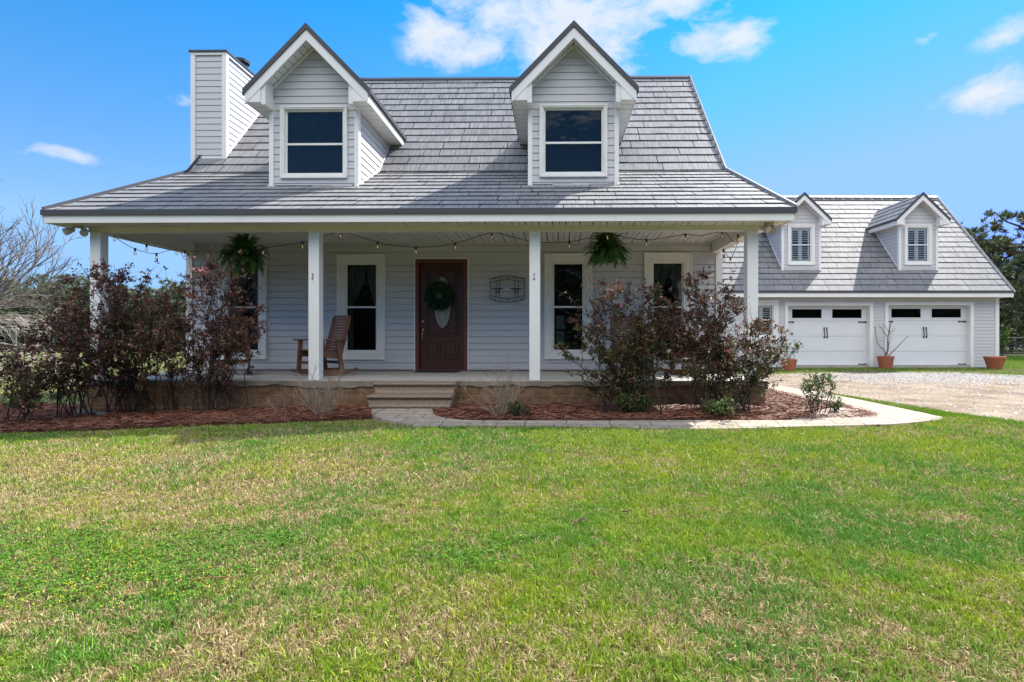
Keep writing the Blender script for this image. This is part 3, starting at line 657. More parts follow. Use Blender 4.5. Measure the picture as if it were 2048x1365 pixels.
# --- dormers
def dormer(cx, yw, hw, zbot, zeave, zpk, over_f, hwo, yfar_e, yfar_p, win, parentfix, sheet_lo, S_main, wopts, base):
    """cx centre, yw front wall plane, hw wall half width; eave edge z, peak z; roof half width hwo"""
    D = parentfix
    slope = (zpk-zeave)/hwo
    ceil = lambda x: zpk-.16-abs(x-cx)*slope                    # underside of the roof
    ztop = zpk-.17
    mb = MB(); half = lambda z: min(hw, max(0.0, (ztop-z)/slope))
    siding(mb, (cx, yw, 0), (1,0,0), (0,-1,0), (zbot, ztop), lambda z: -half(z), lambda z: half(z), [(win[0]-cx+.03, win[1]-cx-.03, win[2]+.03, win[3]-.03)], z_base=zbot-.04, lap=.012)
    # side walls
    for sg in (-1, 1):
        U = (0, -sg*-1, 0)
        zt = zeave+.02
        if sg < 0: siding(mb, (cx-hw, 0, 0), (0,-1,0), (-1,0,0), (zbot-.2, zt), lambda z: -sheet_lo(z), lambda z: -yw, z_base=zbot-.04, lap=.012)
        else: siding(mb, (cx+hw, 0, 0), (0,1,0), (1,0,0), (zbot-.2, zt), lambda z: yw, lambda z: sheet_lo(z), z_base=zbot-.04, lap=.012)
    w = D(mb.build('dormer_wall', M_siding))
    for sg in (-1, 1):
        mb = MB(); x = cx+sg*hw
        mb.box(x-.055 if sg > 0 else x-.022, x+.022 if sg > 0 else x+.055, yw-.030, yw+.075, zbot-.03, zeave-.02)
        # sloped base flashing board
        pts = [(x+sg*.012, sheet_lo(z)-.02, z) for z in np.linspace(zbot, zeave-.05, 8)]
        for p, q in zip(pts[:-1], pts[1:]): mb.obox(p, q, .022, .05)
        mb.build('corner_trim', M_white).parent = w
    # roof planes
    yf = yw-over_f
    parts = []; dks = []
    for sg in (-1, 1):
        e = Vector((cx+sg*hwo, 0, zeave)); p = Vector((cx, 0, zpk)); S = (p-e).normalized(); ln = (p-e).length
        far = lambda t: yfar_e+(yfar_p-yfar_e)*t/ln+.15
        if sg > 0: m, nn = shingles(e, (0,1,0), S, ln, lambda t: yf, far, uvo=7+cx, h=.014, cg=.026, base=base)
        else: m, nn = shingles(e, (0,-1,0), S, ln, lambda t: -far(t), lambda t: -yf, uvo=17+cx, h=.014, cg=.026, base=base)
        parts.append(m); dks.append(deck(e, (0,1,0), S, nn, ln, lambda t: yf, far, .05))
    rf_ = merge(*parts).build('dormer_roof', M_roof); D(rf_)
    # barge boards: dark edge and white board under it, mitred at the peak
    def chev(mb, off0, off1, ya, yb, hwx, inset=0):
        # off measured vertically below the roof line
        for sg in (-1, 1):
            P0 = (cx+sg*hwx, zeave-(hwx-hwo)*slope-off0); P1 = (cx, zpk-off0); P2 = (cx, zpk-off1); P3 = (cx+sg*hwx, zeave-(hwx-hwo)*slope-off1)
            mb.prism([P0, P1, P2, P3], ya, yb)
    mb = MB(); chev(mb, -.028, .075, yf-.028, yf+.03, hwo+.012)
    dd = merge(*dks); dd.build('roof_deck', M_under).parent = rf_; mb2 = mb
    for sg in (-1, 1):    # dark edge back along the eaves
        mb2.obox((cx+sg*(hwo+.01), yf, zeave-.02), (cx+sg*(hwo+.01), yfar_e, zeave-.02), .02, .075)
    x_ = mb2.build('metal_edge', M_metal); x_.parent = rf_
    mb = MB(); chev(mb, .078, .255, yf-.008, yf+.028, hwo-.02)
    zs_ = zeave-.20                                       # level return soffit
    for sg in (-1, 1):
        xi, xo = cx+sg*hw, cx+sg*(hwo-.02)
        # triangular box-end closing the eave
        mb.prism([(xi+sg*.02, zs_), (xo, zs_), (xo, zeave-.08), (xi+sg*.02, zeave-.08+(hwo-hw)*slope*.62)], yf+.001, yf+.024)
        mb.box(min(xi-sg*.055, xi+sg*.022), max(xi-sg*.055, xi+sg*.022), yf+.024, yw-.031, zs_-.03, ceil(xi)+.1)
        # fascia board along the eave
        mb.box(min(xo-sg*.02, xo), max(xo-sg*.02, xo), yf+.028, yfar_e+.02, zs_-.005, zeave-.055)
    x_ = mb.build('barge_board', M_white); x_.parent = rf_
    mb = MB()
    for sg in (-1, 1):
        mb = MB(); xi, xo = cx+sg*(hw-.02), cx+sg*(hwo-.045)
        grooved(mb, None, min(xi, xo), max(xi, xo), yf+.025, yfar_e+.25, zs_, .2, 'y')
        # sloped soffit under the gable overhang, boards across
        a = Vector((cx+sg*(hw+.02), 0, ceil(cx+sg*hw)-.03)); b = Vector((cx, 0, zpk-.20)); m_ = 9
        for k in range(m_):
            p = a.lerp(b, k/m_); q = a.lerp(b, (k+.93)/m_)
            mb.quad((p.x, yf+.03, p.z), (q.x, yf+.03, q.z), (q.x, yw, q.z), (p.x, yw, p.z))
            q2 = a.lerp(b, (k+1)/m_); mb.quad((q.x, yf+.03, q.z+.01), (q2.x, yf+.03, q2.z+.01), (q2.x, yw, q2.z+.01), (q.x, yw, q.z+.01))
        mb.obox((a.x, yw-.03, a.z-.035), (b.x, yw-.03, b.z-.035), .03, .035, up=(0, -1, 0))
        x_ = mb.build('gable_soffit', M_soffit); x_.parent = rf_
    wf = window(None, win[0], win[1], win[2], win[3], *wopts[:4], yw, wopts[4], trim=M_white if wopts[6] else M_cream, curtain=wopts[5], depth=.4, name='dormer_window')
    D(wf)

slU = (ZR-ZB)/(YR-YW); slL = (ZB-ZE)/(YW-YE)
def main_roof_y(z): return YE+(z-ZE)/slL if z < ZB else YW+(z-ZB)/slU
ZPK, ZEV = 6.36, 5.265; HWO = 1.068
ye = main_roof_y(ZEV); yp = main_roof_y(ZPK)
zbot = ZE+(9.9-YE)*slL-.03
for cx, lab in ((-4.205, 'l'), (.318, 'r')):
    win = (cx-.575, cx+.575, 3.865, 5.10)
    dormer(cx, 9.9, .765, zbot, ZEV, ZPK, .33, HWO, ye, yp, win, H, main_roof_y, None, (cx-.485, cx+.49, 3.955, 5.03, 4.46, None, False), (.235, .233, .238))

# --- chimney
chx0, chx1, chy0, chy1, cht = -7.36, -6.69, 11.47, 13.05, 6.86
mb = MB()
siding(mb, (0, chy0, 0), (1,0,0), (0,-1,0), (.4, cht-.06), lambda z: chx0, lambda z: chx1, z_base=.462)
siding(mb, (chx1, 0, 0), (0,1,0), (1,0,0), (4.2, cht-.06), lambda z: chy0, lambda z: chy1, z_base=.462)
siding(mb, (chx0, 0, 0), (0,-1,0), (-1,0,0), (.4, cht-.06), lambda z: -chy1, lambda z: -chy0, z_base=.462)
siding(mb, (0, chy1, 0), (-1,0,0), (0,1,0), (4.2, cht-.06), lambda z: -chx1, lambda z: -chx0, z_base=.462)
chim = H(mb.build('chimney', M_siding))
def Cc(o): o.parent = chim; return o
mb = MB()
for x in (chx0, chx1):
    for y in (chy0, chy1):
        sx = 1 if x == chx0 else -1; sy = 1 if y == chy0 else -1
        xa, xb = sorted((x-sx*.03, x+sx*.06)); ya, yb = sorted((y-sy*.03, y+sy*.06)); mb.box(xa, xb, ya, yb, .4 if x == chx0 else 4.3, cht-.055)
mb.box(chx0-.033, chx1+.033, chy0-.036, chy0-.002, cht-.055, cht-.002); mb.box(chx1+.003, chx1+.036, chy0, chy1+.03, cht-.055, cht-.002)
pts = [Vector((chx1+.012, main_roof_y(z)-.02, z)) for z in (4.85, 5.5, 6.2)]
mb.obox(pts[0], pts[-1], .02, .06); mb.obox((chx0+.2, chy0-.012, 4.72), (chx1, chy0-.012, 4.72), .02, .04)
Cc(mb.build('chimney_trim', M_white))
mb = MB(); mb.box(chx0-.055, chx1+.055, chy0-.06, chy1+.05, cht, cht+.035)
Cc(mb.build('chimney_cap', M_metal))
mb = MB(); mb.lathe([(.13, .03), (.13, .13), (.17, .13), (.17, .19), (.02, .235), (0, .235)], (-6.78, 12.2, cht), 20)
Cc(mb.build('flue_cap', M_black, smooth=False))

# --- floodlights
def floodlight(x, y, z, s):
    mb = MB(); mb.lathe([(0, 0), (.075, 0), (.07, -.03), (0, -.035)], (x, y, z), 16)
    for dx, dy in ((-.085, -.03), (.075, .04)):
        p = Vector((x+dx*.5, y+dy*.5, z-.035)); q = Vector((x+dx, y+dy, z-.075)); mb.tube([p, q], .018, 8)
        d_ = Vector((dx*s*2, -.25, -.16)).normalized(); mb.tube([q-d_*.05, q, q+d_*.05, q+d_*.085], [.03, .042, .052, .056], 12)
    o = mb.build('floodlight', M_light, smooth=False); H(o); return o
floodlight(-7.28, 8.58, 2.782, 1); floodlight(3.2, 8.57, 2.782, -1)

# ================================================================== GARAGE (stands a degree off the house)
def g0(px, Y): return (px-CX)/F*Y
def gz(py, Y): return EYE+(HY-py)/F*Y
GL = (11.0, 20.2)
c_, s_ = math.cos(TH), math.sin(TH)
garage = empty('garage', (GL[0]*c_-GL[1]*s_, GL[0]*s_+GL[1]*c_, 0), TH, 'grey two door garage with steep shingle roof and two small dormers', 'garage')
def A(o): o.parent = garage; o.matrix_parent_inverse = Matrix.Translation((-GL[0], -GL[1], 0)); return o
GY = 20.2; GXL = 5.6; GXR = g0(1996, GY); GYE = 19.78; GZE = gz(583, GYE); GZR = gz(394, 23.7); GYR = 23.7; GRX = g0(2028, GYE); GRL = 5.2
GZW = GZE-.12
D1 = (g0(1576, 20.2), g0(1739, 20.2), gz(612, 20.2)); D2 = (g0(1776, 20.2), g0(1940, 20.2), gz(611, 20.2))
gwx0, gwx1, gwz0, gwz1 = g0(1491, GY), g0(1556, GY), gz(679, GY), gz(601, GY)
mb = MB(); siding(mb, (0, GY, 0), (1,0,0), (0,-1,0), (.02, GZW+.05), lambda z: GXL, lambda z: GXR, [(D1[0]-.02, D1[1]+.02, 0, D1[2]+.02), (D2[0]-.02, D2[1]+.02, 0, D2[2]+.02), (gwx0+.03, gwx1-.03, gwz0+.03, gwz1-.03)], exp=.118)
A(mb.build('front_wall', M_siding))
gsl = (GZR-GZE)/(GYR-GYE); GYB = 2*GYR-GYE
mb = MB()
siding(mb, (GXR, 0, 0), (0,1,0), (1,0,0), (.02, GZR-.15), lambda z: GY if z < GZE+.2 else GYE+(z-GZE)/gsl+.1, lambda z: GYB-.4 if z < GZE+.2 else GYB-(z-GZE)/gsl-.1, exp=.118)
siding(mb, (GXL, 0, 0), (0,-1,0), (-1,0,0), (.02, GZR-.15), lambda z: -(GYB-.4 if z < GZE+.2 else GYB-(z-GZE)/gsl-.1), lambda z: -(GY if z < GZE+.2 else GYE+(z-GZE)/gsl+.1), exp=.118)
siding(mb, (0, GYB-.4, 0), (-1,0,0), (0,1,0), (.02, GZW), lambda z: -GXR, lambda z: -GXL, exp=.118)
A(mb.build('side_wall', M_siding))
mb = MB(); mb.box(GXR-.11, GXR+.02, GY-.032, GY+.1, .02, GZW-.02); A(mb.build('corner_trim', M_white))
mb = MB(); mb.box(GXL+.02, GXR-.02, GY+.0, GYB-.42, -.05, .10); A(mb.build('garage_floor', M_conc))
Sg = Vector((0, GYR-GYE, GZR-GZE)).normalized(); gl = math.hypot(GYR-GYE, GZR-GZE)
ma, na = shingles((0, GYE, GZE), (1,0,0), Sg, gl, lambda t: GRL, lambda t: GRX, exp=gl/19, h=.014, cg=.028, tw=.30, uvo=200, base=(.215, .213, .217))
Sb = Vector((0, -(GYR-GYE), GZR-GZE)).normalized()
mbk, nb = shingles((0, GYB, GZE), (-1,0,0), Sb, gl, lambda t: -GRX, lambda t: -GRL, exp=gl/19, tw=.6, uvo=300, base=(.215, .213, .217))
groof = A(merge(ma, mbk).build('roof', M_roof))
merge(deck((0, GYE, GZE), (1,0,0), Sg, na, gl, lambda t: GRL, lambda t: GRX, .05), deck((0, GYB, GZE), (-1,0,0), Sb, nb, gl, lambda t: -GRX, lambda t: -GRL, .05)).build('roof_deck', M_under, groof)
mb = MB(); x = GRL
while x < GRX:
    x2 = min(x+.40, GRX); z = GZR+.045+rr.uniform(0, .008)
    mb.quad((x, GYR-.12, z-.10), (x2-.02, GYR-.12, z-.10), (x2-.02, GYR, z), (x, GYR, z)); mb.quad((x, GYR, z), (x2-.02, GYR, z), (x2-.02, GYR+.12, z-.1), (x, GYR+.12, z-.1))
    mb.quad((x, GYR-.12, z-.13), (x2-.02, GYR-.12, z-.13), (x2-.02, GYR-.12, z-.10), (x, GYR-.12, z-.10)); x = x2
mb.build('ridge_cap', M_metal, groof)
mb = MB(); 
for p, q in (((GRX, GYE, GZE-.05), (GRX, GYR, GZR-.05)), ((GRX, GYR, GZR-.05), (GRX, GYB, GZE-.05))): mb.obox(p, q, .03, .14)
mb.build('rake_board', M_white, groof)
mb = MB()
for p, q in (((GRX+.012, GYE, GZE+.04), (GRX+.012, GYR, GZR+.04)), ((GRX+.012, GYR, GZR+.04), (GRX+.012, GYB, GZE+.04))): mb.obox(p, q, .03, .04)
mb.build('rake_edge', M_metal, groof)
mb = MB(); mb.box(GRL, GRX, GYE-.03, GYE-.002, GZE-.055, GZE+.02); A(mb.build('drip_edge', M_metal))
mb = MB(); mb.box(GRL+.02, GRX-.01, GYE, GYE+.028, GZE-.20, GZE-.055); mb.box(GRX-.04, GRX-.01, GYE+.029, GY+.1, GZE-.20, GZE-.03)
A(mb.build('fascia', M_white))
mb = MB(); grooved(mb, None, GRL+.03, GRX-.045, GYE+.029, GY-.005, GZE-.198); mb.box(GXR+.0, GRX-.045, GY, GY+.1, GZE-.198, GZE-.17)
A(mb.build('soffit', M_soffit))

def garage_door(d):
    x0, x1, zt = d
    mb = MB(); w = .11
    mb.box(x0-w, x0, GY-.03, GY+.02, .02, zt+w); mb.box(x1, x1+w, GY-.03, GY+.02, .02, zt+w); mb.box(x0, x1, GY-.03, GY+.02, zt, zt+w)
    mb.box(x0-w-.012, x0-w+.012, GY-.040, GY+.018, .02, zt+w+.012); mb.box(x1+w-.012, x1+w+.012, GY-.040, GY+.018, .02, zt+w+.012); mb.box(x0-w+.012, x1+w-.012, GY-.041, GY+.018, zt+w-.012, zt+w+.012)
    yd = GY+.20
    mb.box(x0-.02, x0, GY+.02, yd+.05, .02, zt+.02); mb.box(x1, x1+.02, GY+.02, yd+.05, .02, zt+.02); mb.box(x0, x1, GY+.02, yd+.05, zt, zt+.02)
    fr = A(mb.build('garage_door', M_white))
    mb = MB(); n = 4; hs = (zt-.03)/n; z = .03
    wx = []
    for half in (0, 1):
        c = x0+(x1-x0)*(.262 if half == 0 else .758); wx.append((c-.53, c+.53))
    wz0, wz1 = zt-.43, zt-.115
    for i in range(n):
        a, b = z+i*hs+.004, z+(i+1)*hs-.004
        if i < n-1:
            mb.box(x0, x1, yd, yd+.04, a, b)
            # raised rail frames and beadboard
            for k in range(4):
                q0 = x0+.03+(x1-x0-.06)*k/4+.04; q1 = x0+.03+(x1-x0-.06)*(k+1)/4-.04
                for (aa, bb_, cc, dd_) in ((q0, q1, b-.075, b-.06), (q0, q1, a+.06, a+.075)): mb.box(aa, bb_, yd-.006, yd+.001, cc, dd_)
                m_ = 6
                for j in range(m_+1): 
                    xx = q0+(q1-q0)*j/m_; mb.box(xx-.004, xx+.004, yd-.004, yd+.001, a+.075, b-.075)
        else:
            for (aa, bb_) in ((x0, wx[0][0]), (wx[0][1], wx[1][0]), (wx[1][1], x1)): mb.box(aa, bb_, yd, yd+.04, a, b)
            for (aa, bb_) in wx:
                mb.box(aa, bb_, yd, yd+.04, a, wz0); mb.box(aa, bb_, yd, yd+.04, wz1, b)
                t = .035; mb.box(aa-t, aa, yd-.014, yd, wz0-t, wz1+t); mb.box(bb_, bb_+t, yd-.014, yd, wz0-t, wz1+t); mb.box(aa, bb_, yd-.014, yd, wz0-t, wz0); mb.box(aa, bb_, yd-.014, yd, wz1, wz1+t)
    mb.build('door_panel', M_gdoor, fr, bevel=.003)
    for (aa, bb_) in wx:
        mb = MB(); mb.box(aa, bb_, yd+.015, yd+.02, wz0, wz1); mb.build('door_pane', M_glass, fr)
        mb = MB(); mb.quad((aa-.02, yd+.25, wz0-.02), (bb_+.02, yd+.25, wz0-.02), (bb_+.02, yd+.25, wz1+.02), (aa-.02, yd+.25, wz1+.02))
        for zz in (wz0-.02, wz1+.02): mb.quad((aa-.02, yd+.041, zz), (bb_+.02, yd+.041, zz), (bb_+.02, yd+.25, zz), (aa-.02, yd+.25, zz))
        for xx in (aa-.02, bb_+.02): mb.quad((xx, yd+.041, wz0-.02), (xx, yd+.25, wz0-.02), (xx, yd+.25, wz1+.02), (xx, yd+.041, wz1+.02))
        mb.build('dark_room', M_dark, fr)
    for xx, sg in ((x0+.0, 1), (x1-.0, -1)):
        for zz in (wz0-.145, .115):
            mb = MB(); mb.prism([(xx, zz-.028), (xx+sg*.22, zz-.014), (xx+sg*.27, zz-.034), (xx+sg*.30, zz), (xx+sg*.27, zz+.034), (xx+sg*.22, zz+.014), (xx, zz+.028)], yd-.018, yd-.008)
            mb.build('strap_hinge', M_black, fr)
    cxm = (x0+x1)/2-.02
    for dx in (-.048, .048):
        mb = MB(); zc = zt*.565
        mb.tube([(cxm+dx, yd-.01, zc-.2), (cxm+dx+.012, yd-.035, zc-.13), (cxm+dx-.006, yd-.05, zc), (cxm+dx-.014, yd-.035, zc+.13), (cxm+dx, yd-.01, zc+.2)], [.008, .015, .013, .017, .008], 6)
        mb.lathe([(0, -.012), (.03, -.01), (.03, 0)], (cxm+dx, yd-.004, zc-.17), 8, 'y'); mb.lathe([(0, -.012), (.03, -.01), (.03, 0)], (cxm+dx, yd-.004, zc+.17), 8, 'y')
        mb.build('door_handle', M_black, fr)
garage_door(D1); garage_door(D2)
A(window(None, gwx0, gwx1, gwz0, gwz1, gwx0+.19, gwx1-.19, gwz0+.16, gwz1-.2, GY, (gwz0+gwz1)/2, trim=M_white, curtain='shutter', sashm=M_white, name='window'))
GDY = 20.55
def g_roof_y(z): return GYE+(z-GZE)/gsl
for (pk, wl, wr, wi0, wi1) in (((1607), 1564, 1640, 1577, 1627), ((1841), 1798, 1874, 1810, 1861)):
    cxg = (g0(wl, GDY)+g0(wr, GDY))/2; hw = (g0(wr, GDY)-g0(wl, GDY))/2
    zev = gz(438, 20.27); zpk = gz(386, 20.27)
    win = (g0(wi0, GDY)-.02, g0(wi1, GDY)+.02, gz(530, GDY), gz(450, GDY))
    dormer(cxg, GDY, hw, GZE+(GDY-GYE)*gsl-.02, zev, zpk, .28, .955, g_roof_y(zev), g_roof_y(zpk), win, A, g_roof_y, None,
           (win[0]+.13, win[1]-.13, win[2]+.13, win[3]-.13, (win[2]+win[3])/2, 'shutter', True), (.215, .213, .217))

# ================================================================== GROUND
def hgt(X, Y):
    a = min(max((Y-6.5)/1.6, 0), 1); a = a*a*(3-2*a)
    b = 1-min(max((X-3.6)/1.4, 0), 1)
    return .085*a*b
def sst(a): a = np.clip(a, 0, 1); return a*a*(3-2*a)
def tz(X, Y):
    "the yard falls a hand's breadth towards the left of the house"
    return -.13*sst((-1.5-np.asarray(X, float))/5.5)*(1-sst((np.asarray(Y, float)-13)/10))
def gph(px, py, off=.0):
    z = 0
    for _ in range(16): x, y = gp(px, py, z+off); z = .5*z+.5*(hgt(x, y)+float(tz(x, y)))
    return x, y, z+off
rng = np.random.default_rng(3)
def vnoise(x, y, s, seed=0):
    x = np.asarray(x, float)*s; y = np.asarray(y, float)*s
    xi = np.floor(x).astype(np.int64); yi = np.floor(y).astype(np.int64); fx = x-xi; fy = y-yi; fx = fx*fx*(3-2*fx); fy = fy*fy*(3-2*fy)
    def h(a, b):
        v = (a*374761393+b*668265263+seed*974634777) & 0xffffffff; v = ((v ^ (v >> 13))*1274126177) & 0xffffffff; return ((v ^ (v >> 16)) & 0xffff)/65535.0
    return (h(xi, yi)*(1-fx)+h(xi+1, yi)*fx)*(1-fy)+(h(xi, yi+1)*(1-fx)+h(xi+1, yi+1)*fx)*fy
def fbm(x, y, s, seed=0, o=4):
    t = 0; a = .5; n = 0
    for i in range(o): t = t+a*vnoise(x, y, s, seed+i*17); n += a; a *= .55; s *= 2.1
    return t/n

ys_ = [-600, -200, -60, -20, -6, 0, 2, 4, 6, 8, 10, 12, 13, 14, 15, 16, 17, 18, 19, 20, 21, 22, 23, 30, 45, 70, 120, 250, 600, 1500]; xs_ = [-1500, -500, -150, -60, -30, -15, -9, -8, -7, -6.5, -6, -5.5, -5, -4.5, -4, -3.5, -3, -2.5, -2, -1.5, 0, 4, 8, 15, 30, 60, 150, 500, 1500]
mb = MB()
for y in ys_:
    for x in xs_: mb.v.append((x, y, float(tz(x, y))))
nx = len(xs_)
for j in range(len(ys_)-1):
    for i in range(nx-1): mb.f.append((j*nx+i, j*nx+i+1, (j+1)*nx+i+1, (j+1)*nx+i))
tag(mb.build('ground', M_ground), 'flat grassy ground under the lawn, reaching to the trees', kind='structure')

# lawn polygon edges: front edge of bed and path as function of X
edge_px = [(-900, 885), (-400, 872), (0, 865), (150, 861), (400, 848), (600, 841), (745, 833), (788, 843), (823, 850), (849, 852.5), (1060, 851.5), (1400, 858), (1606, 853), (1780, 849), (1868, 841), (1884, 836.5)]
edge = [gph(px, py)[:2] for px, py in edge_px]
edge_px2 = [(1884, 836.5), (1930, 836), (2048, 848), (2300, 872)]
edge += [gp(px, py) for px, py in edge_px2[1:]]+[(12, 5.4), (40, 3)]
EX = np.array([e[0] for e in edge]); EY = np.array([e[1] for e in edge]); o_ = np.argsort(EX); EX = EX[o_]; EY = EY[o_]
def lawn_edge(x): return np.interp(x, EX, EY)

# ---- mulch beds
def sheet(name, poly, zf, material, step=.12, skirt=.12, label=None):
    "grid fill of a ground polygon (clipped per cell), following zf"
    P_ = np.array(poly); x0, y0 = P_.min(0); x1, y1 = P_.max(0)
    import mathutils.geometry as mg
    from mathutils import Vector as V
    import bmesh
    bm = bmesh.new(); vs = [bm.verts.new((p[0], p[1], 0)) for p in poly]; f = bm.faces.new(vs)
    bmesh.ops.triangulate(bm, faces=[f])
    for ax, lo, hi in ((0, x0, x1), (1, y0, y1)):
        k = math.ceil(lo/step)
        while k*step < hi:
            co = [0, 0, 0]; no = [0, 0, 0]; co[ax] = k*step; no[ax] = 1
            bmesh.ops.bisect_plane(bm, geom=bm.verts[:]+bm.edges[:]+bm.faces[:], plane_co=co, plane_no=no); k += 1
    bmesh.ops.remove_doubles(bm, verts=bm.verts, dist=.001)
    for v in bm.verts: v.co.z = zf(v.co.x, v.co.y)
    be = [e for e in bm.edges if e.is_boundary]
    r = bmesh.ops.extrude_edge_only(bm, edges=be)
    for g in r['geom']:
        if isinstance(g, bmesh.types.BMVert): g.co.z = min(-skirt, g.co.z-.1)
    bmesh.ops.recalc_face_normals(bm, faces=bm.faces)
    me = bpy.data.meshes.new(name); bm.to_mesh(me); bm.free()
    o = bpy.data.objects.new(name, me); col.objects.link(o); me.materials.append(material)
    return o
def smooth_poly(pts, n=5):
    out_ = []
    for i in range(len(pts)-1):
        p0, p1, p2, p3 = pts[max(i-1, 0)], pts[i], pts[i+1], pts[min(i+2, len(pts)-1)]
        for k in range(n):
            t = k/n
            out_.append(tuple(.5*((2*p1[a])+(-p0[a]+p2[a])*t+(2*p0[a]-5*p1[a]+4*p2[a]-p3[a])*t*t+(-p0[a]+3*p1[a]-3*p2[a]+p3[a])*t**3) for a in (0, 1)))
    return out_+[pts[-1]]
path_outer = [(745, 818), (743, 828), (758, 836), (788, 843), (823, 850), (849, 852.5), (1060, 851.5), (1400, 858), (1606, 853), (1780, 849), (1868, 841), (1884, 836.5), (1874, 832), (1773, 811), (1678, 792), (1555, 770), (1480, 756)]
path_inner = [(1480, 766), (1555, 784), (1609, 797), (1663, 807), (1700, 817), (1735, 825), (1752, 832), (1745, 836), (1685, 840), (1527, 841), (1400, 841), (1060, 841.5), (946, 841), (902, 838), (876, 833), (867, 827.5), (865, 818)]
po = smooth_poly([gph(*p, .02)[:2] for p in path_outer], 3); pi_ = smooth_poly([gph(*p, .02)[:2] for p in path_inner], 3)
zpath = lambda x, y: hgt(x, y)+float(tz(x, y))+.022
tag(sheet('garden_path', po+pi_, zpath, M_paver, .25), 'curved tan paver path from the steps along the bed to the drive', kind='structure')
def zbed(x, y): 
    return float(tz(x, y))+.25*hgt(x, y)+.012+.035*float(fbm(x, y, 1.6, 5))*min(1, max(0, y-6.3))
lb = [(-900, 885), (-400, 872), (0, 865), (150, 861), (400, 848), (600, 841), (742, 833), (744, 826), (736, 812)]
left_bed = smooth_poly([gph(*p)[:2] for p in lb], 2)
left_bed += [(-2.6, 8.64), (-7.21, 8.64), (-7.3, 9.4), (-9, 9.6), (-13, 9.9)]
tag(sheet('left_mulch_bed', left_bed, zbed, M_mulch, .12), 'red pine straw bed left of the steps', kind='structure')
rb = [tuple(gph(*p)[:2]) for p in path_inner]
rbs = [(x, y) for x, y in smooth_poly(rb, 3)]
right_bed = [(-1.45, 8.64), (3.16, 8.64), (3.16, 11.5), (3.3, 13.5)]+[(x-.0, y+.0) for x, y in rbs]
tag(sheet('right_mulch_bed', right_bed, zbed, M_mulch, .12), 'pine straw bed between porch and paver path', kind='structure')
dr_px = [(1480, 757), (1555, 770), (1678, 791), (1700, 795), (1773, 806), (1880, 823), (2048, 846), (2300, 878)]
dr = [gp(*p) for p in dr_px]+[(12, 5), (40, 2), (60, 20), (40, 16.5), (18, 16.7)]+[gp(*p) for p in [(2048, 752), (1900, 745), (1700, 744), (1560, 748), (1480, 750)]]
tag(sheet('driveway', dr, lambda x, y: .006+.0*x, M_drive, 1.0, .02), 'sandy gravel driveway in front of the garage', kind='structure')

# gravel: loose stones, densest in the grey patch by the garage
def in_poly(px, py, poly):
    poly = np.array(poly); ins = np.zeros(len(px), bool); j = len(poly)-1
    for i in range(len(poly)):
        xi, yi = poly[i]; xj, yj = poly[j]
        c = ((yi > py) != (yj > py)) & (px < (xj-xi)*(py-yi)/(yj-yi+1e-12)+xi); ins ^= c; j = i
    return ins
n = 130000
x = rng.uniform(4.5, 22, n); y = rng.uniform(7, 18.5, n); ok = in_poly(x, y, dr)
gw_ = np.exp(-((y-15.6-.10*(x-11))/1.5)**2)*np.clip((x-6.5)/3, 0, 1)+.06
gw_ *= .5+fbm(x, y, .9, 9); ok &= rng.random(n) < gw_; x = x[ok]; y = y[ok]; n = len(x)
r_ = rng.uniform(.012, .034, n); base = np.array([(1,0,0), (-.6,.8,0), (-.6,-.8,0), (0,0,.8)])
ang = rng.uniform(0, 6.28, n); ca, sa = np.cos(ang), np.sin(ang)
V_ = np.zeros((n, 4, 3)); 
for k in range(4):
    bx, by, bz = base[k]; V_[:, k, 0] = x+(bx*ca-by*sa)*r_; V_[:, k, 1] = y+(bx*sa+by*ca)*r_; V_[:, k, 2] = .004+bz*r_
f0 = np.array([(0,1,3), (1,2,3), (2,0,3)]); Fc = (np.arange(n)[:, None, None]*4+f0[None]).reshape(-1, 3)
cc = rng.uniform(.10, .36, (n, 1))*np.array([[1, .99, 1.0]]); warm = rng.random(n) < (.25); cc[warm] *= np.array([1, .82, .66])
tag(np_mesh('gravel', V_.reshape(-1, 3), Fc, np.repeat(cc, 4, 0), M_gravel, nf=3), 'loose grey gravel scattered over the sandy drive', 'gravel', kind='stuff')

# ---- pine straw needles over the beds
def needles(name, poly, n, zf, seed, label, dark=1.0):
    g = np.random.default_rng(seed); P_ = np.array(poly); x = g.uniform(P_[:, 0].min(), P_[:, 0].max(), n); y = g.uniform(P_[:, 1].min(), P_[:, 1].max(), n)
    ok = in_poly(x, y, poly) & (x > -11); x = x[ok]; y = y[ok]; n = len(x)
    z = np.array([zf(a, b) for a, b in zip(x, y)]) + g.uniform(.004, .045, n)
    a = g.uniform(0, 6.28, n); ln = g.uniform(.07, .17, n); w = g.uniform(.0016, .003, n); tilt = g.normal(0, .16, n); bend = g.normal(0, .035, n)
    dx, dy = np.cos(a), np.sin(a); V_ = np.zeros((n, 6, 3))
    for k, t in enumerate((-.5, 0, .5)):
        bx = x+dx*ln*t-dy*bend*(1-4*t*t); by = y+dy*ln*t+dx*bend*(1-4*t*t); bz = z+tilt*ln*t-.02*abs(t)
        V_[:, 2*k] = np.stack([bx-dy*w, by+dx*w, bz-w*.8], 1); V_[:, 2*k+1] = np.stack([bx+dy*w, by-dx*w, bz+w*.8], 1)
    f0 = np.array([(0,1,3,2), (2,3,5,4)]); Fc = (np.arange(n)[:, None, None]*6+f0[None]).reshape(-1, 4)
    t = g.random((n, 1)); c = (1-t)*np.array([[.11, .036, .019]])+t*np.array([[.34, .14, .075]]); c *= dark*g.uniform(.6, 1.2, (n, 1))
    return tag(np_mesh(name, V_.reshape(-1, 3), Fc, np.repeat(c, 6, 0), M_straw), label, 'pine straw', kind='stuff')
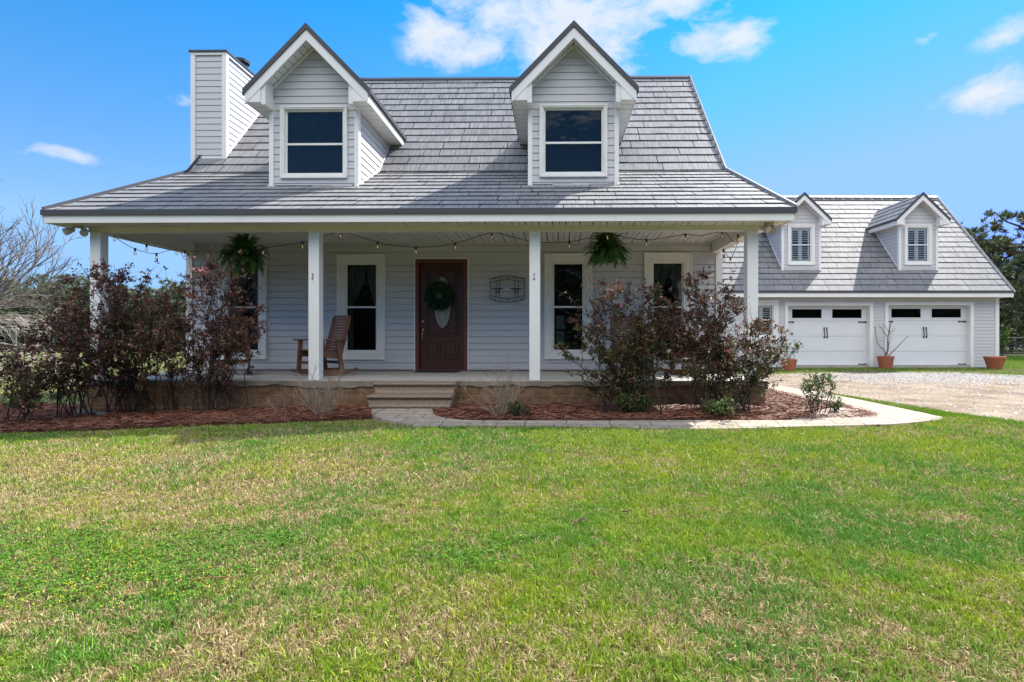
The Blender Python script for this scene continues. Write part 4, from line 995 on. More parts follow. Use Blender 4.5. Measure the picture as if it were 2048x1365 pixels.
needles('pine_straw', left_bed, 90000, zbed, 1, 'red brown pine straw spread over the left bed')
needles('pine_straw', right_bed, 60000, zbed, 2, 'brown pine straw spread over the right bed', 1.05)

# ---- lawn
def patches(X, Y):
    "returns green amount, clover amount, straw brightness"
    g = .56+1.25*(fbm(X, Y, .75, 21)-.5)+1.5*(fbm(X, Y, 2.6, 33)-.5)+.8*(fbm(X, Y, 9, 41)-.5)
    def blob(px, py, rx, ry, p=2.):
        x0, y0 = gp(px, py); return np.exp(-(((X-x0)/rx)**2+((Y-y0)/ry)**2))
    g = g-.38*blob(300, 935, 3.2, 1.1)-.30*blob(100, 1020, 1.5, .7)+.42*blob(1000, 880, 3.3, .7)+.30*blob(1500, 890, 3., 1.3)+.28*blob(1500, 1020, 1.6, .7)+.25*blob(1950, 1000, 1.6, 1.5)
    g = g-.22*blob(700, 1000, 1.2, .5)-.30*blob(900, 1280, 1.6, .30)-.20*blob(1400, 1300, .8, .22)-.22*blob(500, 1270, .5, .2)+.12*blob(200, 1330, .6, .2)+.18*blob(1280, 1060, .8, .35)
    c = 1.0*blob(250, 1130, .80, .42)+.6*blob(620, 905, .5, .2)+.5*blob(1500, 1000, .7, .25)+.9*blob(20, 1100, .45, .35)+.65*blob(530, 1080, .35, .25)+1.0*blob(930, 1110, .30, .20)+.55*blob(970, 1065, .32, .12)+.4*blob(680, 1120, .12, .08)+.6*blob(810, 1215, .12, .06)+.45*blob(700, 1030, .3, .12)
    c = c*(.15+1.7*fbm(X, Y, 5, 77))
    return np.clip(g, 0, 1), np.clip(c, 0, 1)

def leaf_faces(C, D, Up, ln, wd, g, fold=.25):
    """kite leaves: centres C (n,3), direction D, side reference Up"""
    n = len(C); D = D/np.linalg.norm(D, axis=1, keepdims=True); S = np.cross(D, Up); S /= (np.linalg.norm(S, axis=1, keepdims=True)+1e-9)
    Nn = np.cross(S, D); ln = np.asarray(ln).reshape(-1, 1); wd = np.asarray(wd).reshape(-1, 1)
    V_ = np.zeros((n, 4, 3)); V_[:, 0] = C; V_[:, 1] = C+D*ln*.45+S*wd/2+Nn*wd*fold; V_[:, 2] = C+D*ln; V_[:, 3] = C+D*ln*.45-S*wd/2+Nn*wd*fold
    return V_
def rv(g, n):
    v = g.normal(size=(n, 3)); return v/np.linalg.norm(v, axis=1, keepdims=True)
def scatter(n, y0, y1, margin=1.25):
    # density falls with distance; x range widens with distance
    u = rng.random(n); Y = y0+(y1-y0)*u; X = rng.uniform(-1, 1, n)
    X = X*(1.12*Y+margin)-.10*Y
    return X, Y
def blades(name, n, y0, y1, hgt_, wid, label, extra=None):
    X, Y = scatter(n, y0, y1)
    ok = (Y < lawn_edge(X)+rng.normal(0, .025, n)); X = X[ok]; Y = Y[ok]
    g, c = patches(X, Y); n = len(X)
    isg = rng.random(n) < np.clip(.17+.72*g+1.2*(fbm(X, Y, 22, 91, 2)-.5), .04, .97)
    drop = (c > .35) & (rng.random(n) < .45); X, Y, g, c, isg = [q[~drop] for q in (X, Y, g, c, isg)]; n = len(X)
    sc = 1+.08*(Y-y0)
    cl_ = fbm(X, Y, 16, 3, 3); h = hgt_*rng.uniform(.45, 1.3, n)*np.where(isg, 1.08, .85)*(.35+1.3*cl_); w = wid*rng.uniform(.6, 1.3, n)*sc
    a = rng.uniform(0, 6.28, n); lean = np.abs(rng.normal(.55, .35, n))*np.where(isg, 1, 1.5); la = rng.uniform(0, 6.28, n)
    z0 = np.zeros(n)
    dx, dy = np.cos(a), np.sin(a); lx, ly = np.cos(la)*lean, np.sin(la)*lean
    V_ = np.zeros((n, 5, 3))
    V_[:, 0] = np.stack([X-dx*w/2, Y-dy*w/2, z0], 1); V_[:, 1] = np.stack([X+dx*w/2, Y+dy*w/2, z0], 1)
    mx, my = X+lx*h*.35, Y+ly*h*.35
    V_[:, 2] = np.stack([mx+dx*w*.42, my+dy*w*.42, h*.6], 1); V_[:, 3] = np.stack([mx-dx*w*.42, my-dy*w*.42, h*.6], 1)
    V_[:, 4] = np.stack([X+lx*h, Y+ly*h, h*np.clip(1.05-.25*lean, .3, 1)], 1)
    idx = np.arange(n)[:, None]*5
    q = idx+np.array([[0, 1, 2, 3]]); t = idx+np.array([[3, 2, 4]])
    # triangles only, keeps one face size
    V_[:, :, 2] += tz(X, Y)[:, None]
    tri = np.concatenate([idx+np.array([[0, 1, 2]]), idx+np.array([[0, 2, 3]]), t], 0)
    r1 = rng.random((n, 1)); r2 = rng.random((n, 1))
    yel = np.clip(1-g, 0, 1)[:, None]
    green = (np.array([[.105, .235, .016]])*(1-r1)+np.array([[.30, .43, .05]])*r1)+yel*np.array([[.05, .0, .01]])
    hue = np.clip(1.9*(fbm(X, Y, 1.3, 121)-.5)+1.1*(fbm(X, Y, 5, 133)-.5), -.5, .5)[:, None]; green = green*(1+hue*np.array([[.75, .28, -.3]]))
    straw = np.array([[.42, .31, .13]])*(1-r1)+np.array([[.66, .53, .31]])*r1
    brown = np.array([[.26, .17, .085]])
    straw = np.where(r2 < .22, brown, straw)
    C = np.where(isg[:, None], green, straw)*rng.uniform(.7, 1.3, (n, 1))
    C5 = np.repeat(C[:, None, :], 5, 1)
    o = np_mesh(name, V_.reshape(-1, 3), tri, C5.reshape(-1, 3), M_grass, nf=3)
    return tag(o, label, 'grass', kind='stuff')
blades('lawn_grass', 520000, 1.35, 4.0, .027, .0040, 'short mixed green and straw coloured lawn grass nearest the camera')
blades('lawn_grass', 430000, 4.0, 8.8, .033, .0058, 'short lawn grass running up to the bed and path')

# darker taller tufts and small brown litter break up the turf
nt_ = 420; tx, ty = scatter(nt_, 1.5, 7.6, .6); ok = ty < lawn_edge(tx)-.1; tx = tx[ok]; ty = ty[ok]; nt_ = len(tx); m = 34
X = np.repeat(tx, m)+rng.normal(0, .022, nt_*m); Y = np.repeat(ty, m)+rng.normal(0, .022, nt_*m); n = len(X); sz = np.repeat(rng.uniform(.5, 1.15, nt_), m)
h = .052*sz*rng.uniform(.5, 1.2, n); a = rng.uniform(0, 6.28, n); w = .0026+.0*X; lx = (X-np.repeat(tx, m))*16*h+rng.normal(0, .25, n)*h; ly = (Y-np.repeat(ty, m))*16*h+rng.normal(0, .25, n)*h; zz = tz(X, Y)
q = np.zeros((n, 3, 3)); q[:, 0] = np.stack([X-np.cos(a)*w, Y-np.sin(a)*w, zz], 1); q[:, 1] = np.stack([X+np.cos(a)*w, Y+np.sin(a)*w, zz], 1); q[:, 2] = np.stack([X+lx, Y+ly, zz+h], 1)
Cq = np.repeat(rng.uniform(.7, 1.25, (nt_, 1)), m, 0)*(np.array([[.07, .20, .012]])+rng.random((n, 1))*np.array([[.10, .14, .02]]))
tag(np_mesh('grass_tufts', q.reshape(-1, 3), np.arange(n*3).reshape(-1, 3), np.repeat(Cq, 3, 0), M_grass, nf=3), 'taller dark green tufts standing in the lawn', 'grass', kind='stuff')
n = 1500; X, Y = scatter(n, 1.5, 7.4, .6); ok = (Y < lawn_edge(X)-.05) & (rng.random(n) < fbm(X, Y, 1.2, 61)*1.2); X = X[ok]; Y = Y[ok]; n = len(X)
V_ = leaf_faces(np.stack([X, Y, tz(X, Y)+rng.uniform(.018, .03, n)], 1), np.stack([rng.normal(0, 1, n), rng.normal(0, 1, n), rng.normal(0, .25, n)], 1), np.tile([[0, 0, 1.0]], (n, 1)), rng.uniform(.008, .026, n), rng.uniform(.005, .013, n), rng)
Cq = np.array([[.22, .12, .06]])+rng.random((n, 1))*np.array([[.3, .24, .17]])
tag(np_mesh('leaf_litter', V_.reshape(-1, 3), np.arange(n*4).reshape(-1, 4), np.repeat(Cq, 4, 0), M_grass), 'small brown and pale leaf scraps scattered over the lawn', 'leaf litter', kind='stuff')

# clover leaves and small yellow flowers
n = 150000; X, Y = scatter(n, 1.6, 4.2, .4); g, c = patches(X, Y); ok = rng.random(n) < np.clip((c-.30)*1.3, 0, .62); X = X[ok]; Y = Y[ok]; n = len(X)
cz = rng.uniform(.010, .028, n)+tz(X, Y); r_ = rng.uniform(.0035, .0065, n); a0 = rng.uniform(0, 6.28, n)
VV = []; 
for k in range(3):
    a = a0+k*2.094; cx_, cy_ = X+np.cos(a)*r_*.95, Y+np.sin(a)*r_*.95; ti = rng.normal(0, .5, n)
    q = np.zeros((n, 4, 3))
    for j, (u, v) in enumerate(((-1, 0), (0, -.8), (1, 0), (0, .8))):
        q[:, j, 0] = cx_+(np.cos(a)*u-np.sin(a)*v)*r_; q[:, j, 1] = cy_+(np.sin(a)*u+np.cos(a)*v)*r_; q[:, j, 2] = cz+u*r_*ti+v*r_*rng.normal(0, .4, n)
    VV.append(q)
V_ = np.concatenate(VV, 0); m = len(V_); Cc_ = np.array([[.055, .155, .012]])+rng.random((m, 1))*np.array([[.09, .15, .016]])
tag(np_mesh('clover', V_.reshape(-1, 3), np.arange(m*4).reshape(-1, 4), np.repeat(Cc_, 4, 0), M_grass), 'dark green clover patches in the lawn', 'clover', kind='stuff')
n = 1000; x0, y0 = gp(240, 1180); X = rng.normal(x0, .55, n); Y = rng.normal(y0, .24, n); g, c = patches(X, Y); ok = (c > .25) & (rng.random(n) < .5); X = X[ok]; Y = Y[ok]
X = np.append(X, rng.uniform(-1.5, 2.2, 30)); Y = np.append(Y, rng.uniform(1.9, 3.2, 30)); n = len(X)
q = np.zeros((n, 5, 3)); r_ = rng.uniform(.0018, .0036, n); a0 = rng.uniform(0, 6.28, n); zc = rng.uniform(.024, .034, n)+tz(X, Y)
for j in range(4): q[:, j, 0] = X+np.cos(a0+j*1.5708)*r_; q[:, j, 1] = Y+np.sin(a0+j*1.5708)*r_; q[:, j, 2] = zc
q[:, 4] = np.stack([X, Y, zc+r_*1.1], 1)
Fc = (np.arange(n)[:, None, None]*5+np.array([(0,1,4), (1,2,4), (2,3,4), (3,0,4)])[None]).reshape(-1, 3)
tag(np_mesh('clover_flowers', q.reshape(-1, 3), Fc, np.tile([[.75, .60, .03]], (n*5, 1)), M_grass, nf=3), 'tiny yellow flowers dotted over the clover at lower left', 'flowers', kind='stuff')

# rougher strips of grass: along the drive edge, the garage foot and the far left yard
def strip(poly, n, h, w, label, green=.8, pale=0.0):
    P_ = np.array(poly); X = rng.uniform(P_[:, 0].min(), P_[:, 0].max(), n); Y = rng.uniform(P_[:, 1].min(), P_[:, 1].max(), n)
    ok = in_poly(X, Y, poly); X = X[ok]; Y = Y[ok]; n = len(X); hh = h*rng.uniform(.5, 1.3, n); ww = w*rng.uniform(.6, 1.3, n); a = rng.uniform(0, 6.28, n); lx, ly = rng.normal(0, .4, n), rng.normal(0, .4, n)
    dx, dy = np.cos(a), np.sin(a); V_ = np.zeros((n, 3, 3))
    V_[:, 0] = np.stack([X-dx*ww, Y-dy*ww, 0*X], 1); V_[:, 1] = np.stack([X+dx*ww, Y+dy*ww, 0*X], 1); V_[:, 2] = np.stack([X+lx*hh, Y+ly*hh, hh], 1); V_[:, :, 2] += tz(X, Y)[:, None]
    isg = rng.random(n) < green*(.4+1.1*fbm(X, Y, .8, 50)); r1 = rng.random((n, 1))
    C = np.where(isg[:, None], np.array([[.12, .25, .012]])+r1*np.array([[.10, .10, .02]]), np.array([[.38, .31, .16]])+r1*.1)
    C = C*(1-pale)+pale*np.array([[.42, .45, .17]])
    return tag(np_mesh('rough_grass', V_.reshape(-1, 3), np.arange(n*3).reshape(-1, 3), np.repeat(C, 3, 0), M_grass, nf=3), label, 'grass', kind='stuff')
gs = [gp(*p) for p in [(1480, 757), (1560, 748), (1700, 745), (1900, 746), (2048, 753), (2048, 746), (1990, 743)]]
A1 = lambda x, y: (x*c_-y*s_, x*s_+y*c_)
strip([gp(1490, 752), gp(1560, 750), gp(1700, 746), gp(1900, 748), gp(2048, 756), gp(2200, 762), A1(26, 20), A1(17, 20.3), A1(15.6, 20.1), A1(5.5, 20.1)], 60000, .045, .006, 'thin grass along the foot of the garage', .8)
strip([A1(15.7, 20.0), A1(30, 19.5), A1(36, 34), A1(15.7, 30)], 50000, .07, .012, 'green grass right of the garage', 1.1)
strip([gp(1640, 785), gp(1678, 791), gp(1773, 806), gp(1880, 823), gp(1920, 836), gp(1884, 836), gp(1874, 832), gp(1773, 811)], 9000, .04, .005, 'narrow grass strip between path and drive', .9)
strip([(-7.8, 9.9), (-30, 9.9), (-50, 40), (-12, 40)], 110000, .06, .014, 'pale grass of the side yard left of the house', .45, .5)
strip([gp(1870, 824), gp(1930, 830), gp(2048, 845), gp(2048, 852), gp(1900, 838)], 3000, .04, .005, 'grass tufts at the corner of drive and lawn', .9)

# ================================================================== STEPS, MAT, SMALL THINGS
steps = empty('entry_steps', (-2.065, 8.3, .04), 0, 'two step precast exposed aggregate entry steps below the porch', 'steps')
def step_profile(zt, zb, y0, nose=.035):
    pts = [(y0+.03, zb), (y0-.005, zb), (y0-.012, zb+.02), (y0+.02, zb+.05), (y0+.035, zt-.07), (y0+.02, zt-.052)]
    for k in range(7):
        t = -math.pi/2+k*math.pi/6; pts.append((y0+.025-nose*math.cos(t), zt-.025+.025*math.sin(t)))
    return pts
for (x0, x1, y0, yb, zt, zb) in ((-2.665, -1.462, 8.035, 8.36, .258, .078), (-2.665, -1.455, 8.31, 8.62, .418, .245)):
    pr = step_profile(zt, zb, y0)+[(yb, zt), (yb, zb)]
    mb = MB(); b = len(pr)
    for x in (x0, x1):
        for (y, z) in pr: mb.v.append((x+(.025 if x == x0 else -.025)*(1 if z < zt-.07 else 0), y, z))
    mb.f.append(tuple(range(b))[::-1]); mb.f.append(tuple(range(b, 2*b)))
    for i in range(b): mb.f.append((i, (i+1) % b, b+(i+1) % b, b+i))
    o = mb.build('step', M_agg, steps, bevel=.004); o.matrix_parent_inverse = Matrix.Translation((2.065, -8.3, -.04))
mb = MB(); mb.box(-2.60, -1.52, 8.10, 8.6, .0, .077); o = mb.build('base', M_concdk, steps); o.matrix_parent_inverse = Matrix.Translation((2.065, -8.3, -.04))

mb = MB(); mb.box(-2.62, -1.82, 10.52, 10.98, ZF+.002, ZF+.016)
tag(mb.build('door_mat', M_black, bevel=.004), 'thin black door mat in front of the mahogany door', 'door mat')

# wreath
def rv(g, n):
    v = g.normal(size=(n, 3)); return v/np.linalg.norm(v, axis=1, keepdims=True)
wc = at(880, 593, YW); wr = empty('door_wreath', (wc.x, YW-.01, wc.z-.28), 0, 'dark green leafy wreath hanging on the front door', 'wreath')
g = np.random.default_rng(8); n = 2200
t = g.uniform(0, 6.283, n); pr_ = g.uniform(0, 6.283, n); rr_ = .085*np.sqrt(g.random(n)); R0 = .180
C = np.stack([wc.x+(R0+rr_*np.cos(pr_))*np.cos(t), YW-.03-.04+rr_*np.sin(pr_)*.8, wc.z+(R0+rr_*np.cos(pr_))*np.sin(t)], 1)
Dv = np.stack([-np.sin(t)*.7+np.cos(t)*.6*np.sign(np.cos(pr_)), -.35+0*t, np.cos(t)*.7+np.sin(t)*.6*np.sign(np.cos(pr_))], 1)+g.normal(0, .35, (n, 3))
V_ = leaf_faces(C, Dv, rv(g, n), g.uniform(.05, .085, n), g.uniform(.018, .03, n), g)
Cl = np.array([[.012, .045, .018]])+g.random((n, 1))*np.array([[.02, .05, .02]])
o = np_mesh('wreath_leaves', V_.reshape(-1, 3), np.arange(n*4).reshape(-1, 4), np.repeat(Cl, 4, 0), M_fern, wr); o.matrix_parent_inverse = Matrix.Translation((-wr.location.x, -wr.location.y, -wr.location.z))
mb = MB(); pts = [(wc.x+R0*math.cos(k*math.pi/16), YW-.045, wc.z+R0*math.sin(k*math.pi/16)) for k in range(33)]; mb.tube(pts, .02, 6, False)
o = mb.build('wreath_ring', M_bark, wr); o.matrix_parent_inverse = Matrix.Translation((-wr.location.x, -wr.location.y, -wr.location.z))

# wall candle holder
p0 = at(980, 605, 11.0); p1 = at(1049, 552, 11.0); wx0, wx1, wz0, wz1 = p0.x, p1.x, p0.z, p1.z; wcx = (wx0+wx1)/2; W = wx1-wx0
y = 11.0; mb = MB(); r_ = .007
def arc(z_end, bulge): return [(wx0+W*k/14, y, z_end+bulge*math.sin(math.pi*k/14)) for k in range(15)]
mb.tube([(wx0, y, wz0+.06), (wx0, y, wz1-.06)], r_, 6); mb.tube([(wx1, y, wz0+.06), (wx1, y, wz1-.06)], r_, 6)
mb.tube(arc(wz1-.06, .06), r_, 6); mb.tube(arc(wz1-.135, .06), r_*.8, 6); mb.tube(arc(wz0+.06, -.06), r_, 6); mb.tube(arc(wz0+.135, -.06), r_*.8, 6)
for sx in (-.27, .27):
    for d_ in (-.034, .034): mb.tube([(wcx+W*sx+d_, y, wz0+.09), (wcx+W*sx+d_, y, wz1-.09)], r_*.75, 6)
for z_, s1 in ((wz1-.065, 1), (wz0+.065, -1)):
    for k in range(5):
        cx_ = wx0+W*(.1+.2*k); rad = .022 if k % 2 else .03
        pts = [(cx_+rad*(1-t/9)*math.cos(t*.9), y-.002, z_+s1*.012*math.sin(math.pi*(.1+.2*k))*1.5+rad*(1-t/9)*math.sin(t*.9)) for t in range(8)]; mb.tube(pts, r_*.5, 5)
        mb.lathe([(0, -.012), (.011, -.01), (.011, 0)], (cx_+.03, y, z_+s1*.02), 6, 'y')
ch = mb.build('wall_candle_holder', M_black, smooth=False)
tag(ch, 'black wrought iron candle holder on the siding right of the door', 'wall decor')
for sx in (-.27, .27):
    mb = MB(); cx_ = wcx+W*sx; zc = (wz0+wz1)/2; mb.lathe([(0, -.01), (.115, -.006), (.12, 0), (.115, 0), (0, -.004)], (cx_, y-.09, zc), 20)
    for k in range(6): 
        t = k*math.pi/3; mb.tube([(cx_+.045*math.cos(t), y-.09+.045*math.sin(t), zc), (cx_+.04*math.cos(t), y-.09+.04*math.sin(t), zc-.075)], .004, 4)
    pts = [(cx_+.042*math.cos(k*math.pi/6), y-.09+.042*math.sin(k*math.pi/6), zc-.075) for k in range(13)]; mb.tube(pts, .006, 5, False)
    o = mb.build('candle_tray', M_black, ch)

# hanging ferns
def fern(cx_, cy_, cz_, seed, label, R1=.40):
    root = empty('hanging_fern', (cx_, cy_, cz_-.22), 0, label, 'hanging plant', 'hanging ferns on the porch'); inv = Matrix.Translation((-cx_, -cy_, -(cz_-.22)))
    g = np.random.default_rng(seed); VV = []; CC = []
    mb = MB(); mb.lathe([(.0, -.20), (.085, -.20), (.12, -.04), (.128, -.035), (.128, -.02), (.11, -.02), (.10, -.05), (0, -.05)], (cx_, cy_, cz_), 20); o = mb.build('pot', M_black, root); o.matrix_parent_inverse = inv
    mb = MB()
    for k in range(3):
        t = k*2.094+.4; mb.tube([(cx_+.12*math.cos(t), cy_+.12*math.sin(t), cz_-.03), (cx_, cy_, cz_+.20)], .0025, 4)
    pts = [(cx_, cy_, cz_+.20), (cx_, cy_, ZC-.07), (cx_+.02, cy_, ZC-.045), (cx_+.012, cy_, ZC-.01), (cx_-.01, cy_, ZC)]; mb.tube(pts, .005, 6)
    o = mb.build('hanger', M_black, root); o.matrix_parent_inverse = inv
    for i in range(210):
        az = g.uniform(0, 6.283); up = g.uniform(-.15, 1.5); L_ = g.uniform(.24, .46)*R1/.40*1.05; droop = g.uniform(1.2, 3.8)
        d = np.array([math.cos(az)*math.cos(up), math.sin(az)*math.cos(up), math.sin(up)]); p = np.array([cx_, cy_, cz_-.03])+d*.05; m = 22; st = L_/m
        shade = g.uniform(.55, 1.25); 
        for k in range(m):
            d = d+np.array([0, 0, -droop*st*(1.0+k*.10)]); d /= np.linalg.norm(d); p = p+d*st
            side = np.cross(d, [0, 0, 1.0]); side /= np.linalg.norm(side)+1e-6; wl = .056*math.sin(math.pi*min(1, (k+2)/(m+2)))**.7+.006
            for sg in (-1, 1):
                dd = side*sg+d*.35+g.normal(0, .12, 3); dd /= np.linalg.norm(dd); u2 = d*.0105
                a_ = p; b_ = p+dd*wl
                VV.append([a_-u2, b_-u2*.2, b_+u2*.2, a_+u2]); CC.append(np.array([.075, .19, .03])*shade+g.random()*np.array([.04, .05, .008]))
    V_ = np.array(VV); n = len(V_)
    o = np_mesh('fronds', V_.reshape(-1, 3), np.arange(n*4).reshape(-1, 4), np.repeat(np.array(CC), 4, 0), M_fern, root); o.matrix_parent_inverse = inv
p = at(487, 508, 9.55); fern(p.x, p.y, p.z-.02, 11, 'green fern in a black hanging basket in front of the leftmost window')
p = at(1215, 502, 9.55); fern(p.x, p.y, p.z-.0, 12, 'green fern in a black hanging basket right of the third post', .37)

# string lights
def string(name_label, nodes, sag_pts, bulbs, Yf):
    pass
sl = empty('string_lights', (-2, YP+.3, 2.7), 0, 'black cafe string lights with clear bulbs looped under the porch ceiling', 'string lights'); inv = Matrix.Translation((2, -(YP+.3), -2.7))
def pxl(pts): return [at(px, py, Y) for px, py, Y in pts]
strands = [
 [(222, 466, 9.0), (252, 477, 9.2), (292, 490, 9.6), (334, 498, 10.1), (376, 503, 10.7), (405, 504, 10.2), (446, 504.5, 9.4), (487, 502, 9.1), (526, 497, 9.0), (570, 490, 8.95), (605, 485, 8.95), (640, 475, 8.95), (681, 463.5, 8.9), (690, 465, 8.9), (755, 485, 8.95), (800, 493, 8.95), (832, 495, 8.95), (870, 493.5, 8.95), (911, 487, 8.95), (945, 477, 8.95), (984, 465.5, 8.9), (1020, 473, 8.95), (1060, 483, 8.95), (1100, 486, 8.95), (1139, 484, 8.95), (1180, 476, 8.93), (1215, 467, 8.9), (1250, 475, 8.95), (1293, 480.5, 8.95), (1330, 476, 8.93), (1371, 469.5, 8.92), (1400, 472, 8.92), (1425, 467, 8.9), (1444, 464, 8.9), (1455, 470, 8.92), (1466, 483, 8.95), (1473, 482, 9), (1476, 471, 9)],
 [(222, 466, 9.0), (240, 482, 9.2), (269, 498, 9.6), (292, 505, 10), (313, 508, 10.2), (335, 502, 10.5), (353, 499, 10.8), (360, 503, 10.9), (366, 515, 10.95), (372, 521, 11.0)],
 [(1476, 471, 9), (1474, 490, 9.3), (1468, 505, 9.6), (1462, 516, 9.9), (1455, 512, 10.1), (1447, 500, 10.3), (1448, 512, 10.5)],
]
mb = MB()
def cat(pts, n=5):
    o = []
    for i in range(len(pts)-1):
        p0, p1, p2, p3 = pts[max(i-1, 0)], pts[i], pts[i+1], pts[min(i+2, len(pts)-1)]
        for k in range(n):
            t = k/n; o.append(.5*((2*p1)+(-p0+p2)*t+(2*p0-5*p1+4*p2-p3)*t*t+(-p0+3*p1-3*p2+p3)*t**3))
    return o+[pts[-1]]
for s in strands: mb.tube(cat(pxl(s)), .0055, 5)
o = mb.build('cable', M_black, sl); o.matrix_parent_inverse = inv
bulbs = [(229, 470, 9.05), (270, 498, 9.6), (293, 490, 9.6), (313, 508, 10.2), (353, 499, 10.8), (370, 503, 10.6), (376, 508, 10.95), (446, 504.5, 9.4), (526, 497, 9.0), (605, 485, 8.95), (681, 464, 8.9), (755, 485, 8.95), (832, 495, 8.95), (911, 487, 8.95), (984, 466, 8.9), (1139, 484, 8.95), (1215, 467, 8.9), (1293, 480.5, 8.95), (1371, 469.5, 8.92), (1444, 464, 8.9), (1476, 471, 9), (1447, 500, 10.3), (1448, 512, 10.5), (1461, 516, 9.9)]
mbs = MB(); mbs.lathe([(0, .012), (.012, .012), (.015, 0), (.015, -.035), (.017, -.04), (.012, -.045)], (0,0,0), 10); mbs.box(-.024, .024, -.006, .006, .002, .014)
mbb = MB(); mbb.lathe([(.011, 0), (.013, -.01), (.022, -.035), (.021, -.05), (.012, -.062), (0, -.066)], (0,0,0), 12)
sk = mbs.build('socket', M_black); bl = mbb.build('bulb', M_bulb, smooth=True); mbf = MB(); mbf.tube([(0, 0, 0), (0, 0, -.03), (.006, 0, -.04), (0, 0, -.05)], .003, 5)
M_fil = bpy.data.materials.new('lit_filament'); M_fil.use_nodes = True; M_fil.node_tree.nodes['Principled BSDF'].inputs['Emission Color'].default_value = (1, .62, .25, 1); M_fil.node_tree.nodes['Principled BSDF'].inputs['Emission Strength'].default_value = .4
fi = mbf.build('filament', M_fil)
for i, b in enumerate(bulbs):
    p = at(*b)
    s1, b1, f1 = (sk, bl, fi) if i == 0 else (sk.copy(), bl.copy(), fi.copy())
    if i: col.objects.link(s1); col.objects.link(b1); col.objects.link(f1)
    s1.parent = sl; s1.matrix_parent_inverse = inv; s1.location = p; b1.parent = s1; b1.location = (0, 0, -.043); f1.parent = s1; f1.location = (0, 0, -.043)

# rocking chairs
def rocker():
    r = empty('rocking_chair'); 
    W = .56
    for sx in (-1, 1):
        # rocker
        mb = MB(); pts = []
        for k in range(15):
            t = -.42+.92*k/14; pts.append((t, .0+.42*(t-.02)**2*1.0))
        b = len(mb.v); x0, x1 = sx*W/2-.02, sx*W/2+.02; n = len(pts)
        for x in (x0, x1):
            for (yy, zz) in pts: mb.v.append((x, yy, zz))
            for (yy, zz) in pts: mb.v.append((x, yy, max(zz+.03, .105)+.0))
        q = 2*n
        for i in range(n-1):
            mb.f += [(i, i+1, n+i+1, n+i), (q+i, q+n+i, q+n+i+1, q+i+1), (i, q+i, q+i+1, i+1), (n+i, n+i+1, q+n+i+1, q+n+i)]
        mb.f += [(0, n, q+n, q), (n-1, q+n-1, q+2*n-1, 2*n-1)]
        mb.build('rocker', M_wood, r)
        for nm, (ya, za), (yb, zb), w in (('front_leg', (-.28, .10), (-.25, .60), .075), ('back_leg', (.20, .10), (.13, .60), .08)):
            mb = MB(); mb.obox((sx*W/2, ya, za), (sx*W/2, yb, zb), .035, w, up=(0, 1, 0)); 
            if nm == 'back_leg': mb.obox((sx*W/2-sx*.037, ya-.02, .30), (sx*(W/2-.037), .36, 1.0), .03, .07, up=(0, 1, 0))
            mb.build('leg' if nm[0] == 'f' else 'leg', M_wood, r, bevel=.004)
        mb = MB(); mb.box(sx*W/2-.055, sx*W/2+.055, -.36, .30, .60, .627); mb.build('armrest', M_wood, r, bevel=.006)
        mb = MB(); mb.obox((sx*W/2-sx*.036, -.30, .385), (sx*W/2-sx*.036, .20, .33), .03, .10); mb.build('seat_rail', M_wood, r)
    mb = MB()
    for k in range(9):
        t = k/8; mb.box(-W/2+.03, W/2-.03, -.31+.5*t, -.31+.5*t+.05, .432-.055*t, .45-.055*t)
    mb.build('seat', M_wood, r, bevel=.003)
    mb = MB()
    for k in range(13):
        t = k/12; y0, z0 = .165+.19*t, .42+.60*t
        mb.obox((-W/2+.02, y0, z0), (W/2-.02, y0, z0), .018, .042, up=(0, .3, .95))
    mb.build('backrest', M_wood, r, bevel=.003)
    mb = MB(); mb.box(-W/2+.02, W/2-.02, -.27, -.24, .20, .25); mb.box(-W/2+.02, W/2-.02, .16, .19, .2, .25); mb.build('stretcher', M_wood, r)
    return r
ck = rocker(); ck.location = (*at(645, 745, 9.75).xy, ZF); ck.rotation_euler.z = R(-40)
tag(ck, 'slatted brown wooden rocking chair behind the second porch post', 'chair', 'rocking chairs on the porch')
c2 = copy_tree(ck); c2.location = (*at(462, 745, 9.9).xy, ZF); c2.rotation_euler.z = R(28); tag(c2, 'brown wooden rocking chair in front of the leftmost window behind the purple shrub')
c3 = copy_tree(ck); c3.location = (*at(1262, 745, 10.1).xy, ZF); c3.rotation_euler.z = R(15); tag(c3, 'brown wooden rocking chair half hidden behind the shrub right of the third post')
c4 = copy_tree(ck); c4.location = (*at(1385, 745, 9.9).xy, ZF); c4.rotation_euler.z = R(35); tag(c4, 'brown wooden rocking chair near the right end of the porch behind the shrub')

exec_plants = True

